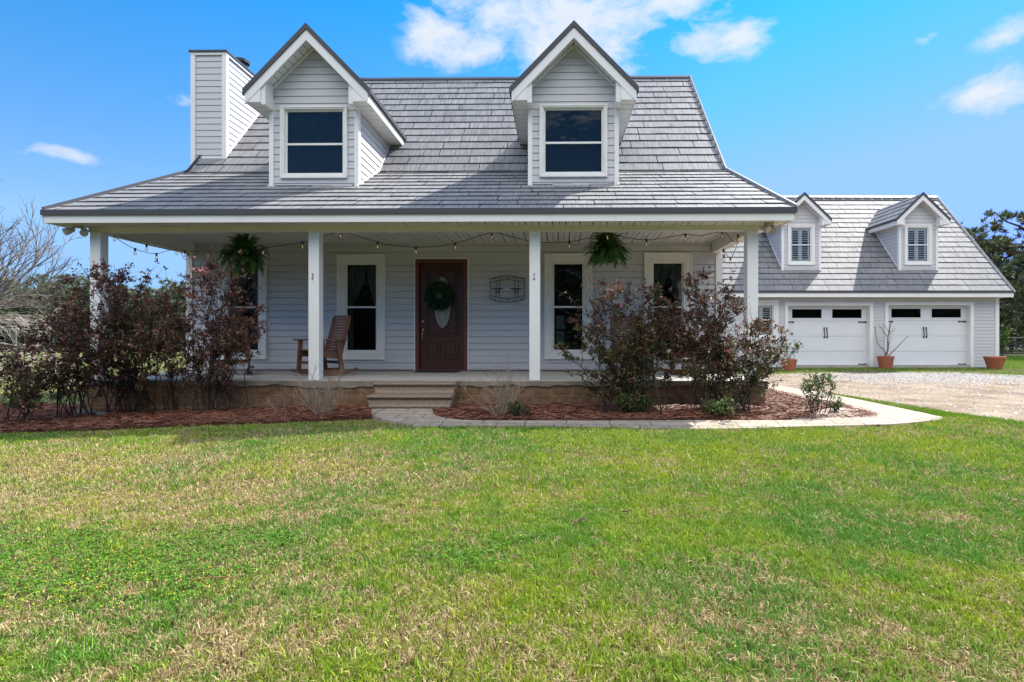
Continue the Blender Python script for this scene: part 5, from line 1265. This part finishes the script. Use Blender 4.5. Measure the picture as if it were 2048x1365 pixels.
# ================================================================== SHRUBS
def unit(v): return v/(np.linalg.norm(v)+1e-9)
def curve(p, q, g, wob=.06, n=7, up=.25):
    p = np.array(p, float); q = np.array(q, float); L_ = np.linalg.norm(q-p); c = p*.45+q*.55+np.array([0, 0, 1])*L_*0+np.array([(p[0]-q[0])*up, (p[1]-q[1])*up, L_*up*.35])
    o = []
    for k in range(n+1):
        t = k/n; x = (1-t)**2*p+2*t*(1-t)*c+t*t*q; 
        if 0 < k < n: x = x+g.normal(0, wob*L_*.25, 3)
        o.append(x)
    return o
def shrub(base, cen, rad, nst, ntw, nl, seed, pal, label, group='purple leaved shrubs along the porch', lsz=(.034, .062), spread=.19, low=.14, wild=6, foliage='foliage', name='purple_shrub', cat_='shrub', bark=None, clump=.085):
    """base (x,y,z); cen/rad: crown ellipsoid; stems run to points in it, twigs and leaf sprays off them"""
    g = np.random.default_rng(seed); root = empty(name, base, 0, label, cat_, group); inv = Matrix.Translation((-base[0], -base[1], -base[2]))
    b = np.array(base); c = np.array(cen); rd = np.array(rad); mb = MB(); tips = []; 
    zmax = c[2]+rd[2]
    for i in range(nst):
        v = rv(g, 1)[0]; v[2] = abs(v[2])*.9+.05; v = v/(np.sum(np.abs(v)**3.2)**(1/3.2))
        if i % 3 == 0: v[2] = v[2]*.5-.25; v = v/(np.sum(np.abs(v)**3.2)**(1/3.2))
        q = c+v*rd*g.uniform(.72, .98); p = b+np.array([g.normal(0, spread), g.normal(0, spread*.6), -.03])
        pts = curve(p, q, g, .09, 8, .22); r0 = g.uniform(.005, .010)*(1+.15*rd[2]); mb.tube(pts, [r0*(1-.82*k/8) for k in range(9)], 5)
        for j in range(ntw):
            t = g.uniform(low, 1.0)**.8; k = min(int(t*8), 7); s = pts[k]+(pts[k+1]-pts[k])*(t*8-k)
            d = unit(unit(pts[k+1]-pts[k])*.7+rv(g, 1)[0]*.9+np.array([0, 0, .15])); ln = g.uniform(.12, .38)*(.6+.5*rd[2]); e = s+d*ln
            if np.sum(np.abs((e-c)/rd)**3) > 1.15: e = s+d*ln*.45
            if e[2] < b[2]+.12: e[2] = b[2]+.12+.1*g.random()
            tw = curve(s, e, g, .14, 4, .06); mb.tube(tw, [.0042, .0036, .003, .0024, .0016], 4, False)
            tips.append((tw, .8))
        tips.append((pts[-3:]+[pts[-1]], 1.0))
    for i in range(wild):     # long whips that stand out of the outline
        v = rv(g, 1)[0]; v[2] = abs(v[2])+.5; v = unit(v); q = c+v*rd*g.uniform(1.12, 1.32); s = c+v*rd*.35; pts = curve(s, q, g, .10, 6, .05)
        mb.tube(pts, [.005*(1-.7*k/6) for k in range(7)], 4, False); tips.append((pts, .35))
    o = mb.build('stems', bark or M_bark, root); o.matrix_parent_inverse = inv
    w = np.array([t[1] for t in tips]); w = w/w.sum(); per = g.multinomial(nl, w*g.uniform(.3, 1.7, len(w))/np.sum(w*1.0) if False else w)
    C, D, ii = [], [], []
    for (tw, _), m in zip(tips, per):
        m = int(m*g.uniform(.25, 1.8)); tw = np.array(tw); K = len(tw)-1
        for _ in range(max(1, m//5)):
            t = g.uniform(.25, 1)*K; k = min(int(t), K-1); s = tw[k]+(tw[k+1]-tw[k])*(t-k)+g.normal(0, clump*.30, 3); dm = unit(tw[k+1]-tw[k])*.7
            for __ in range(5): C.append(s+g.normal(0, .012, 3)); D.append(dm+rv(g, 1)[0]*.95+np.array([0, 0, .12]))
    C = np.array(C); D = np.array(D); n = len(C); ok = C[:, 2] > b[2]+.03; C = C[ok]; D = D[ok]; n = len(C)
    ln = g.uniform(*lsz, n); U = rv(g, n)*.7+np.array([0, 0, 1.0])
    V_ = leaf_faces(C, D, U, ln, ln*g.uniform(.45, .62, n), g)
    tz = np.clip((C[:, 2]-b[2])/(zmax-b[2]), 0, 1); cl = fbm(C[:, 0]*1.0+C[:, 1]*.7, C[:, 2], 5, seed, 2)
    Cl = pal(tz, cl, g, n)
    o = np_mesh(foliage, V_.reshape(-1, 3), np.arange(n*4).reshape(-1, 4), np.repeat(Cl, 4, 0), M_leaf, root); o.matrix_parent_inverse = inv
    return root
def pal_purple(green, pink):
    def f(tz, cl, g, n):
        r = g.random(n); burg = np.array([.125, .048, .045]); dark = np.array([.04, .024, .018]); rust = np.array([.24, .10, .045]); pk = np.array([.42, .20, .18]); gr = np.array([.06, .09, .03]); ol = np.array([.19, .19, .06])
        c = (burg+(dark-burg)*g.random((n, 1)))*1.6
        m = r < .10+.25*pink*(cl > .5)*tz; c[m] = rust*g.uniform(.7, 1.2, (m.sum(), 1))
        m = (r > .91-.20*pink*tz*(cl > .50)); c[m] = pk  # pink tips plus sunlit highlights painted into leaf colour, more of them higher up
        q = g.random(n) < green*(1.25-tz)*(.4+1.2*cl); c[q] = (gr+(ol-gr)*g.random((q.sum(), 1))**2)
        return c
    return f
def sp(px, py, Y): return at(px, py, Y)
def place_shrub(bx, by, x0, x1, ytop, ybot, Yd, seed, green, pink, label, nst=15, ntw=13, nl=6500, **k):
    base = gph(bx, by); base = (base[0], base[1], zbed(base[0], base[1])-.01)
    Yc = Yd; a = at(x0, (ytop+ybot)/2, Yc); b_ = at(x1, (ytop+ybot)/2, Yc); t = at((x0+x1)/2, ytop, Yc); bt = at((x0+x1)/2, ybot, Yc)
    cen = ((a.x+b_.x)/2, Yc, (t.z+bt.z)/2); rad = ((b_.x-a.x)/2, k.pop('ry', .55), (t.z-bt.z)/2)
    return shrub(base, cen, rad, nst, ntw, nl, seed, pal_purple(green, pink), label, **k)
place_shrub(262, 822, 95, 372, 535, 800, 7.95, 101, .30, .9, 'tall loose burgundy shrub against the left corner post', nst=30, ntw=15, nl=10500, wild=16)
place_shrub(330, 822, 285, 385, 570, 770, 8.1, 108, .30, .8, 'thin burgundy stems filling the gap between the two tall left shrubs', nst=9, ntw=9, nl=2400, wild=5)
place_shrub(420, 822, 332, 528, 520, 800, 7.95, 102, .22, 1.3, 'burgundy shrub with pink lit leaves in front of the leftmost window', nst=22, ntw=15, nl=7000, wild=12)
place_shrub(150, 832, 60, 215, 590, 800, 7.7, 107, .25, 1.0, 'low leaning reddish shrub left of the corner post, in the bed', nst=16, ntw=12, nl=5000, wild=8)
place_shrub(48, 840, -50, 112, 690, 838, 7.35, 103, .55, .2, 'small low olive and maroon shrub at the far left end of the bed', nst=13, ntw=10, nl=3000, ry=.4, wild=6, low=.15)
place_shrub(1262, 826, 1110, 1350, 560, 800, 7.95, 104, .75, .8, 'dark green and purple shrub right of the third post', nst=26, ntw=15, nl=12000, wild=8)
place_shrub(1412, 826, 1325, 1485, 540, 800, 7.95, 105, .45, 1.0, 'airy upright purple shrub in front of the rightmost window', nst=19, ntw=14, nl=8000, wild=6)
place_shrub(1462, 826, 1420, 1582, 632, 815, 7.9, 106, .75, .5, 'rust and olive leaved shrub at the right corner post', nst=17, ntw=12, nl=5500, wild=9)
def pal_green(tz, cl, g, n):
    r = g.random((n, 1)); c = np.array([[.045, .10, .025]])*(1-r)+np.array([[.13, .20, .05]])*r; m = g.random(n) < .12; c[m] = np.array([.22, .13, .05]); return c
def small_green(px, py, w, h, seed, label, nl=900, nst=9, name='rose_bush', lsz=(.028, .05), pal=pal_green, wild=2, group=None, bark=None):
    x, y, z = gph(px, py); z = zbed(x, y); s = y/F
    return shrub((x, y, z), (x, y, z+h*s*.58), (w*s/2, w*s/2.6, h*s*.5), nst, 7, nl, seed, pal, label, group, lsz, .06, .25, wild, name=name, bark=bark)
small_green(1633, 829, 66, 80, 201, 'small green rose bush in the mulch at the right end of the bed', 900, 10)
small_green(1270, 828, 70, 44, 202, 'low green plant at the foot of the green and purple shrub', 1100, 12, 'low_plant')
small_green(1440, 836, 80, 34, 203, 'low grey green creeping plant by the paver path', 900, 10, 'low_plant')
small_green(1668, 826, 20, 14, 204, 'tiny green sprout in the mulch beside the rose bush', 90, 4, 'sprout')
small_green(1035, 836, 50, 14, 205, 'small green weeds in the mulch right of the steps', 260, 6, 'weed')

def bare_shrub(px, py, w, h, seed, label, n=26, m=None):
    x, y, z = gph(px, py); z = zbed(x, y); g = np.random.default_rng(seed); s = y/F; mb = MB(); W, Hh = w*s, h*s
    def rec(p, d, L_, r, dep):
        pts = [p]; q = p; dd = d
        for k in range(5): dd = unit(dd+g.normal(0, .13, 3)+np.array([0, 0, .03])); q = q+dd*L_/5; pts.append(q)
        mb.tube(pts, [r*(1-.14*k) for k in range(6)], 4, False)
        if dep > 0:
            for j in range(g.integers(2, 5)):
                k = g.integers(1, 5); rec(pts[k], unit(dd*.6+rv(g, 1)[0]*.75+np.array([0, 0, .25])), L_*g.uniform(.3, .55), r*.55, dep-1)
    for i in range(n):
        a = g.uniform(0, 6.283); rr_ = g.uniform(.05, 1); d = unit(np.array([math.cos(a)*W*.55*rr_, math.sin(a)*W*.35*rr_, Hh*g.uniform(.55, 1)])); rec(np.array([x+math.cos(a)*.05, y+math.sin(a)*.04, z]), d, Hh*g.uniform(.45, 1.0), g.uniform(.0045, .0075), 2)
    o = mb.build('bare_shrub', m or M_twig); return tag(o, label, 'shrub', 'leafless shrubs by the steps')
bare_shrub(645, 828, 190, 110, 301, 'leafless pale twiggy shrub left of the steps, at the foot of the second post')
bare_shrub(1000, 832, 180, 115, 302, 'leafless twiggy shrub right of the steps, left of the third post', 24)
bare_shrub(560, 822, 90, 60, 303, 'few thin bare stems against the block foundation', 6)

# rocks at the left of the bed
def rock(px, py, sx, sy, sz, seed, label):
    import bmesh
    x, y, z = gph(px, py); bm = bmesh.new(); bmesh.ops.create_icosphere(bm, subdivisions=3, radius=1); g = np.random.default_rng(seed); ph = g.uniform(0, 6, 6)
    for v in bm.verts:
        c = v.co; k = 1+.16*math.sin(3*c.x+ph[0])*math.cos(2.5*c.y+ph[1])+.10*math.sin(6*c.z+ph[2]+4*c.x)+.05*math.sin(11*c.y+ph[3]); v.co = Vector((c.x*sx*k, c.y*sy*k, c.z*sz*k))
    me = bpy.data.meshes.new('garden_rock'); bm.to_mesh(me); bm.free(); me.materials.append(M_stone)
    o = bpy.data.objects.new('garden_rock', me); col.objects.link(o); o.location = (x, y, zbed(x, y)+.02); tag(o, label, 'rock', 'rocks in the pine straw')
rock(172, 826, .16, .12, .075, 1, 'flat grey rock in the pine straw at the left corner post')
rock(203, 828, .09, .08, .055, 2, 'smaller brownish rock right of the flat grey rock')

# fallen leaves and a needle twig on the lawn
def dead_leaf(px, py, s, seed, label):
    x, y = gp(px, py); g = np.random.default_rng(seed); mb = MB(); n = 12; ol = []
    for k in range(n):
        t = 2*math.pi*k/n; r = s*(.55+.25*(k % 2)+.2*abs(math.cos(t))); ol.append((r*math.cos(t), .55*r*math.sin(t)))
    a = g.uniform(-.5, .5); mb.v.append((x, y, .035)); 
    for (u, v) in ol: mb.v.append((x+u*math.cos(a)-v*math.sin(a), y+u*math.sin(a)+v*math.cos(a), .034+.45*abs(v)+.35*max(u, 0)+g.uniform(0, .006)))
    for k in range(n): mb.f.append((0, 1+k, 1+(k+1) % n))
    tag(mb.build('dead_leaf', mat('dead_leaf_%d' % seed, (.13, .06, .03), .8, noise_s=60, noise_a=.4)), label, 'leaf', 'dead leaves on the lawn')
dead_leaf(1158, 1056, .045, 1, 'largest curled brown leaf, in the middle of the lawn')
dead_leaf(1252, 1036, .032, 2, 'thin brown leaf just right of the largest curled leaf')
dead_leaf(968, 1232, .016, 3, 'small rusty leaf in the near dry grass')
dead_leaf(1452, 1160, .016, 4, 'small orange brown leaf on the right side of the lawn')
dead_leaf(505, 968, .03, 5, 'pale dead leaf on the lawn left of the steps')
mb = MB(); p, q = gp(385, 1174), gp(472, 1170); mb.tube([(p[0], p[1], .03), ((p[0]+q[0])/2, (p[1]+q[1])/2+.004, .038), (q[0], q[1], .03)], .0022, 5)
tag(mb.build('pine_twig', M_straw if False else mat('rusty_twig', (.30, .13, .07), .7)), 'thin rusty pine needle twig lying on the clover', 'twig')

# ================================================================== POTS
def pot(cx_, cy_, r1, r0, h, label, name='terracotta_pot', soil=True):
    mb = MB(); mb.lathe([(0, 0), (r0, 0), (r1*.95, h*.82), (r1, h*.82), (r1*1.02, h*.98), (r1*.99, h), (r1*.91, h), (r1*.89, h*.86), (0, h*.86)], (0, 0, 0), 28)
    o = mb.build(name, M_terra, smooth=False); o.location = (cx_, cy_, .012); return tag(o, label, 'pot', 'terracotta pots by the garage')
p = gp(1578, 742); pot(p[0], p[1], .245, .19, .37, 'terracotta pot holding a leafy plant left of the first garage door')
p2 = A1(g0(1771, 19.6), 19.6); pot(p2[0], p2[1], .265, .20, .42, 'terracotta pot with bare branches between the two garage doors')
p3 = A1(g0(1989.5, 19.3), 19.3); pot(p3[0], p3[1], .315, .20, .42, 'wide empty terracotta pot at the right corner of the garage')
g = np.random.default_rng(77)
shrub((p[0], p[1], .33), (p[0], p[1], .68), (.42, .3, .34), 9, 5, 420, 401, pal_green, 'leafy plant with rusty tips in the leftmost terracotta pot', None, (.05, .085), .05, .3, 2, name='potted_plant', cat_='plant')
mb = MB()
def limb(pts, r0, r1): pts = [Vector((p2[0]+a*19.6/F, p2[1]+b, .40+c*19.6/F)) for a, b, c in pts]; mb.tube(cat(pts, 4), list(np.linspace(r0, r1, (len(pts)-1)*4+1)), 6)
limb([(0, 0, 0), (-2, 0, 12), (-14, .05, 28), (-18, .1, 62)], .020, .010); limb([(1, 0, 0), (6, .02, 18), (5, 0, 40), (9, -.02, 70)], .028, .010)
limb([(3, 0, 0), (14, -.05, 12), (28, -.1, 28), (40, -.12, 42)], .020, .008); limb([(2, 0, 0), (10, .1, 24), (14, .1, 42)], .012, .006); limb([(-1, 0, 0), (0, -.1, 20), (-2, -.12, 45)], .012, .005)
for a, b_, c, e, f in ((6, 42, -12, 52, 64), (6, 44, 22, 50, 58), (7, 48, -4, 60, 66), (8, 50, 16, 52, 56), (7, 44, 14, 62, 70), (6, 40, -6, 44, 60)): limb([(a, 0, b_), ((a+c)/2, .03, e), (c, .05, f)], .011, .005)
tag(mb.build('bare_potted_tree', M_gbark), 'leafless branching plant growing in the middle terracotta pot', 'plant')

# ================================================================== TREES
def tree_rec(mb, g, p, d, L_, r, dep, nb, up=.02, wob=.12, ratio=(.55, .8), ang=.7, seg=5, minr=.004, ns=5):
    pts = [p]; q = p; dd = d
    for k in range(seg): dd = unit(dd+g.normal(0, wob, 3)+np.array([0, 0, up])); q = q+dd*L_/seg; pts.append(q)
    mb.tube(pts, [max(r*(1-.5*k/seg), minr) for k in range(seg+1)], ns if dep > 1 else 3, False)
    if dep <= 0: return
    for j in range(nb):
        k = seg if j == 0 else g.integers(max(1, seg//2-1), seg+1)
        v = rv(g, 1)[0]; v = unit(v-dd*np.dot(v, dd)); nd = unit(dd+v*ang*(.35 if j == 0 else g.uniform(.7, 1.2)))
        tree_rec(mb, g, pts[k], nd, L_*g.uniform(*ratio), r*(.62 if j else .7), dep-1, nb, up, wob, ratio, ang, seg, minr, ns)
g = np.random.default_rng(12)
x, y = at(-120, 700, 15.5).xy; mb = MB(); 
mb.tube([(x, y, -.3), (x+.05, y, 1.0), (x+.1, y, 2.0)], [.17, .14, .12], 10)
root = empty('bare_tree', (x, y, 0), 0, 'leafless pale grey tree at the left edge of the yard', 'tree'); inv = Matrix.Translation((-x, -y, 0))
o = mb.build('trunk', M_gbark, root, smooth=True); o.matrix_parent_inverse = inv
mb = MB()
for i in range(11):
    a = g.uniform(-1.3, 1.3) if i < 8 else g.uniform(0, 6.28); el = g.uniform(.35, 1.2); d = np.array([math.cos(a)*math.cos(el), math.sin(a)*math.cos(el)*.8, math.sin(el)])
    tree_rec(mb, g, np.array([x+.1, y, g.uniform(1.1, 2.0)]), unit(d), g.uniform(1.25, 1.9), .05, 5, 3, .035, .10, (.6, .82), .58)
o = mb.build('branches', M_gbark, root); o.matrix_parent_inverse = inv
# the low sweeping whitish limbs
x, y = at(-260, 720, 14.2).xy; root = empty('weeping_bare_tree', (x, y, 0), 0, 'low bare tree with whitish branches sweeping to the ground at far left', 'tree'); inv = Matrix.Translation((-x, -y, 0))
mb = MB(); mb.tube([(x, y, -.3), (x, y, .8), (x+.2, y, 1.5)], [.14, .12, .10], 10); o = mb.build('trunk', M_pbark, root, smooth=True); o.matrix_parent_inverse = inv
mb = MB()
for i in range(9):
    a = g.uniform(-.7, .7); el = g.uniform(.05, .5); d = np.array([math.cos(a)*math.cos(el), math.sin(a)*math.cos(el), math.sin(el)])
    tree_rec(mb, g, np.array([x+.2, y, g.uniform(.7, 1.6)]), unit(d), g.uniform(1.5, 2.4), .03, 5, 3, -.035, .07, (.5, .76), .5, minr=.0034)
o = mb.build('branches', M_pbark, root); o.matrix_parent_inverse = inv

def pine_meshes(seed, Ht, crown0=.25, wid=.27, tuft=260, leaf=(.16, .30), dens=1.0, open_=0.0, lw=.16):
    g = np.random.default_rng(seed); mb = MB(); lean = g.normal(0, .02, 2)
    tr = [np.array([lean[0]*z, lean[1]*z, z]) for z in np.linspace(0, Ht*.97, 9)]; mb.tube(tr, [Ht*.017*(1-.9*k/8) for k in range(9)], 7, False)
    C, D = [], []
    nb = int(46*dens)
    for i in range(nb):
        t = crown0+(1-crown0)*(i+g.random())/nb; z = Ht*t*.97; prof = math.sin(math.pi*min(1, ((1-t)/(1-crown0))**.75*.62+.05)); R_ = Ht*wid*prof*g.uniform(.55, 1.15)+.12
        a = i*2.4+g.normal(0, .4); p = np.array([lean[0]*z, lean[1]*z, z]); d = unit(np.array([math.cos(a), math.sin(a), g.uniform(-.05, .55)])); q = p+d*R_; q[2] += R_*.12
        pts = curve(p, q, g, .06, 4, -.04); mb.tube(pts, [.035*R_*(1-.75*k/4)+.006 for k in range(5)], 4, False)
        m = max(3, int(R_*4.5))
        for j in range(m):
            s = g.uniform(.3, 1)**.7; k = min(int(s*4), 3); c0 = pts[k]+(pts[k+1]-pts[k])*(s*4-k)+g.normal(0, .13*R_+.05, 3)*np.array([1, 1, .5])
            nn = int(tuft/m*.9*min(R_, 2)/1.2)+5
            dirs = rv(g, nn)+np.array([0, 0, .35])+d*.4; C.append(np.repeat(c0[None], nn, 0)+g.normal(0, .035, (nn, 3))); D.append(dirs)
    C = np.concatenate(C); D = np.concatenate(D); n = len(C); ln = g.uniform(*leaf, n); V_ = leaf_faces(C, D, rv(g, n), ln, ln*lw, g, .0)
    cl = g.random((n, 1)); Cl = np.array([[.06, .09, .04]])*(1-cl)+np.array([[.18, .22, .10]])*cl
    dead = g.random(n) < .05; Cl[dead] = [.16, .11, .06]
    return mb, (V_.reshape(-1, 3), np.arange(n*4).reshape(-1, 4), np.repeat(Cl, 4, 0))
def pine(seed, Ht, label, group, loc, **k):
    mb, (v, f, c) = pine_meshes(seed, Ht, **k); root = empty('pine_tree', (0,0,0), 0, label, 'pine tree', group)
    mb.build('trunk', M_ptrunk, root); np_mesh('crown', v, f, c, M_pine, root); root.location = loc; return root
# right hand pines beside the garage (individual)
for i, (px, ptop, Y, lab, kw) in enumerate([
    (2085, 395, 33, 'tallest dark pine cut by the right edge of the frame', dict(crown0=.16, wid=.40, tuft=330, dens=1.2, lw=.2, leaf=(.18, .34))),
    (1962, 455, 36, 'dark pine rising just behind the right slope of the garage roof', dict(crown0=.12, wid=.34, tuft=320, dens=1.1, lw=.2, leaf=(.18, .34))),
    (2022, 535, 41, 'shorter pine between the two tall ones right of the garage', dict(crown0=.06, wid=.40, tuft=300, dens=1.2, lw=.2, leaf=(.18, .36))),
    (2060, 560, 46, 'bushy young pine behind the wire fence at far right', dict(crown0=.03, wid=.40, tuft=300, dens=1.2, lw=.2, leaf=(.18, .36)))]):
    p = at(px, 700, Y); Ht = at(px, ptop, Y).z; pine(500+i, Ht, lab, None, (p.x, p.y, 0), **kw)
# left pine wood: five kinds copied along the back of the field
kinds = [pine(600+i, 7.0, None, 'pines along the back of the left field', (0, 0, 0), crown0=[.03, .08, .02, .12, .05][i], wid=[.26, .3, .22, .28, .32][i], tuft=170, leaf=(.22, .42), dens=.9) for i in range(5)]
g = np.random.default_rng(31); k = 0
tops = [(-160, 560), (-120, 590), (-75, 575), (-35, 585), (5, 555), (28, 575), (52, 588), (75, 548), (98, 570), (120, 560), (140, 552), (158, 556), (176, 575), (196, 565), (222, 580), (244, 572), (266, 585), (288, 570), (308, 582), (326, 578), (344, 560), (360, 575), (380, 570), (400, 560), (-200, 570), (430, 570)]
for i, (px, pt) in enumerate(tops):
    Y = 44+7*((i*37) % 10)/10; p = at(px, 700, Y); Ht = at(px, pt, Y).z
    t = kinds[k % 5] if k < 5 else copy_tree(kinds[k % 5]); k += 1
    t.location = (p.x, p.y, 0); t.scale = (Ht/7*g.uniform(1.0, 1.35),)*2+(Ht/7,); t.rotation_euler.z = g.uniform(0, 6.28)
    t['label'] = 'one of the pines lining the back of the left field'
# dim undergrowth filling between and under the trees
def thicket(name, xs0, xs1, Y0, Y1, h, n, label, cola, colb, leaf=(.25, .5), seed=1):
    g = np.random.default_rng(seed); X = g.uniform(xs0, xs1, n); Y = g.uniform(Y0, Y1, n); hh = h*(.55+.6*fbm(X, Y, .35, seed)); Z = hh*g.random(n)**.75
    C = np.stack([X, Y, Z], 1); ln = g.uniform(*leaf, n); V_ = leaf_faces(C, rv(g, n)+np.array([0, 0, .5]), rv(g, n), ln, ln*.35, g); r = g.random((n, 1)); Cl = np.array([cola])*(1-r)+np.array([colb])*r
    return tag(np_mesh(name, V_.reshape(-1, 3), np.arange(n*4).reshape(-1, 4), np.repeat(Cl, 4, 0), M_pine), label, 'undergrowth', kind='stuff')
thicket('undergrowth', -95, -18, 50, 58, 4.6, 52000, 'dense dark undergrowth at the edge of the left wood', (.045, .06, .03), (.12, .125, .065), seed=1)
thicket('undergrowth', 22, 75, 44, 54, 3.8, 36000, 'grey green undergrowth behind the fence at far right', (.05, .065, .035), (.17, .16, .10), seed=2)
thicket('far_woods', -120, 120, 62, 72, 6.0, 60000, 'distant mass of woods closing the horizon', (.04, .06, .03), (.10, .12, .06), (.5, .9), seed=3)
thicket('woods_behind', -70, 70, -44, -33, 10.0, 36000, 'unseen mass of trees behind the camera, added to darken the window reflections', (.04, .06, .03), (.10, .12, .06), (.9, 1.6), seed=4)  # unseen trees, placed and sized to keep the window reflections dark

# ================================================================== FENCES
def wire_fence(p, q, h, n, label, rail=False, post=.06):
    root = empty('wire_fence', (p[0], p[1], 0), 0, label, 'fence'); inv = Matrix.Translation((-p[0], -p[1], 0)); P_ = Vector((p[0], p[1], 0)); Q = Vector((q[0], q[1], 0)); d = (Q-P_)
    for i in range(n+1):
        a = P_+d*i/n; mb = MB(); mb.tube([a-Vector((0, 0, .2)), a+Vector((0, 0, h*1.08))], post, 8); o = mb.build('fence_post', M_fence, root); o.matrix_parent_inverse = inv
    if rail:
        mb = MB(); mb.tube([P_+Vector((0, 0, h)), Q+Vector((0, 0, h))], .045, 8); o = mb.build('top_rail', M_fence, root); o.matrix_parent_inverse = inv
    mb = MB()
    for k in range(7): z = h*(.06+.9*k/6); mb.tube([P_+Vector((0, 0, z)), Q+Vector((0, 0, z))], .006, 3, False)
    m = int(d.length/.35)
    for k in range(m): a = P_+d*k/m; mb.tube([a+Vector((0, 0, .05)), a+Vector((0, 0, h*.96))], .0035, 3, False)
    o = mb.build('wire_mesh', M_wire, root); o.matrix_parent_inverse = inv
    return root
a = at(-200, 730, 23); b = at(440, 730, 26); wire_fence(a.xy, b.xy, 1.45, 9, 'tall wire field fence on wooden posts behind the left yard', post=.07)
a = at(1995, 720, 30); b = at(2260, 720, 31); wire_fence(a.xy, b.xy, 1.05, 3, 'wooden rail fence with wire mesh right of the garage', True, .10)
p = at(2004, 700, 29.2); shrub((p.x, p.y, 0), (p.x, p.y, .95), (.45, .4, .9), 9, 7, 900, 402, lambda tz, cl, g, n: np.array([[.16, .26, .04]])*g.uniform(.6, 1.5, (n, 1)), 'bright yellow green bush at the corner behind the garage', None, (.08, .13), .15, .2, 2, name='yellow_green_bush')

print('objects', len(bpy.data.objects), 'faces', sum(len(m.polygons) for m in bpy.data.meshes))
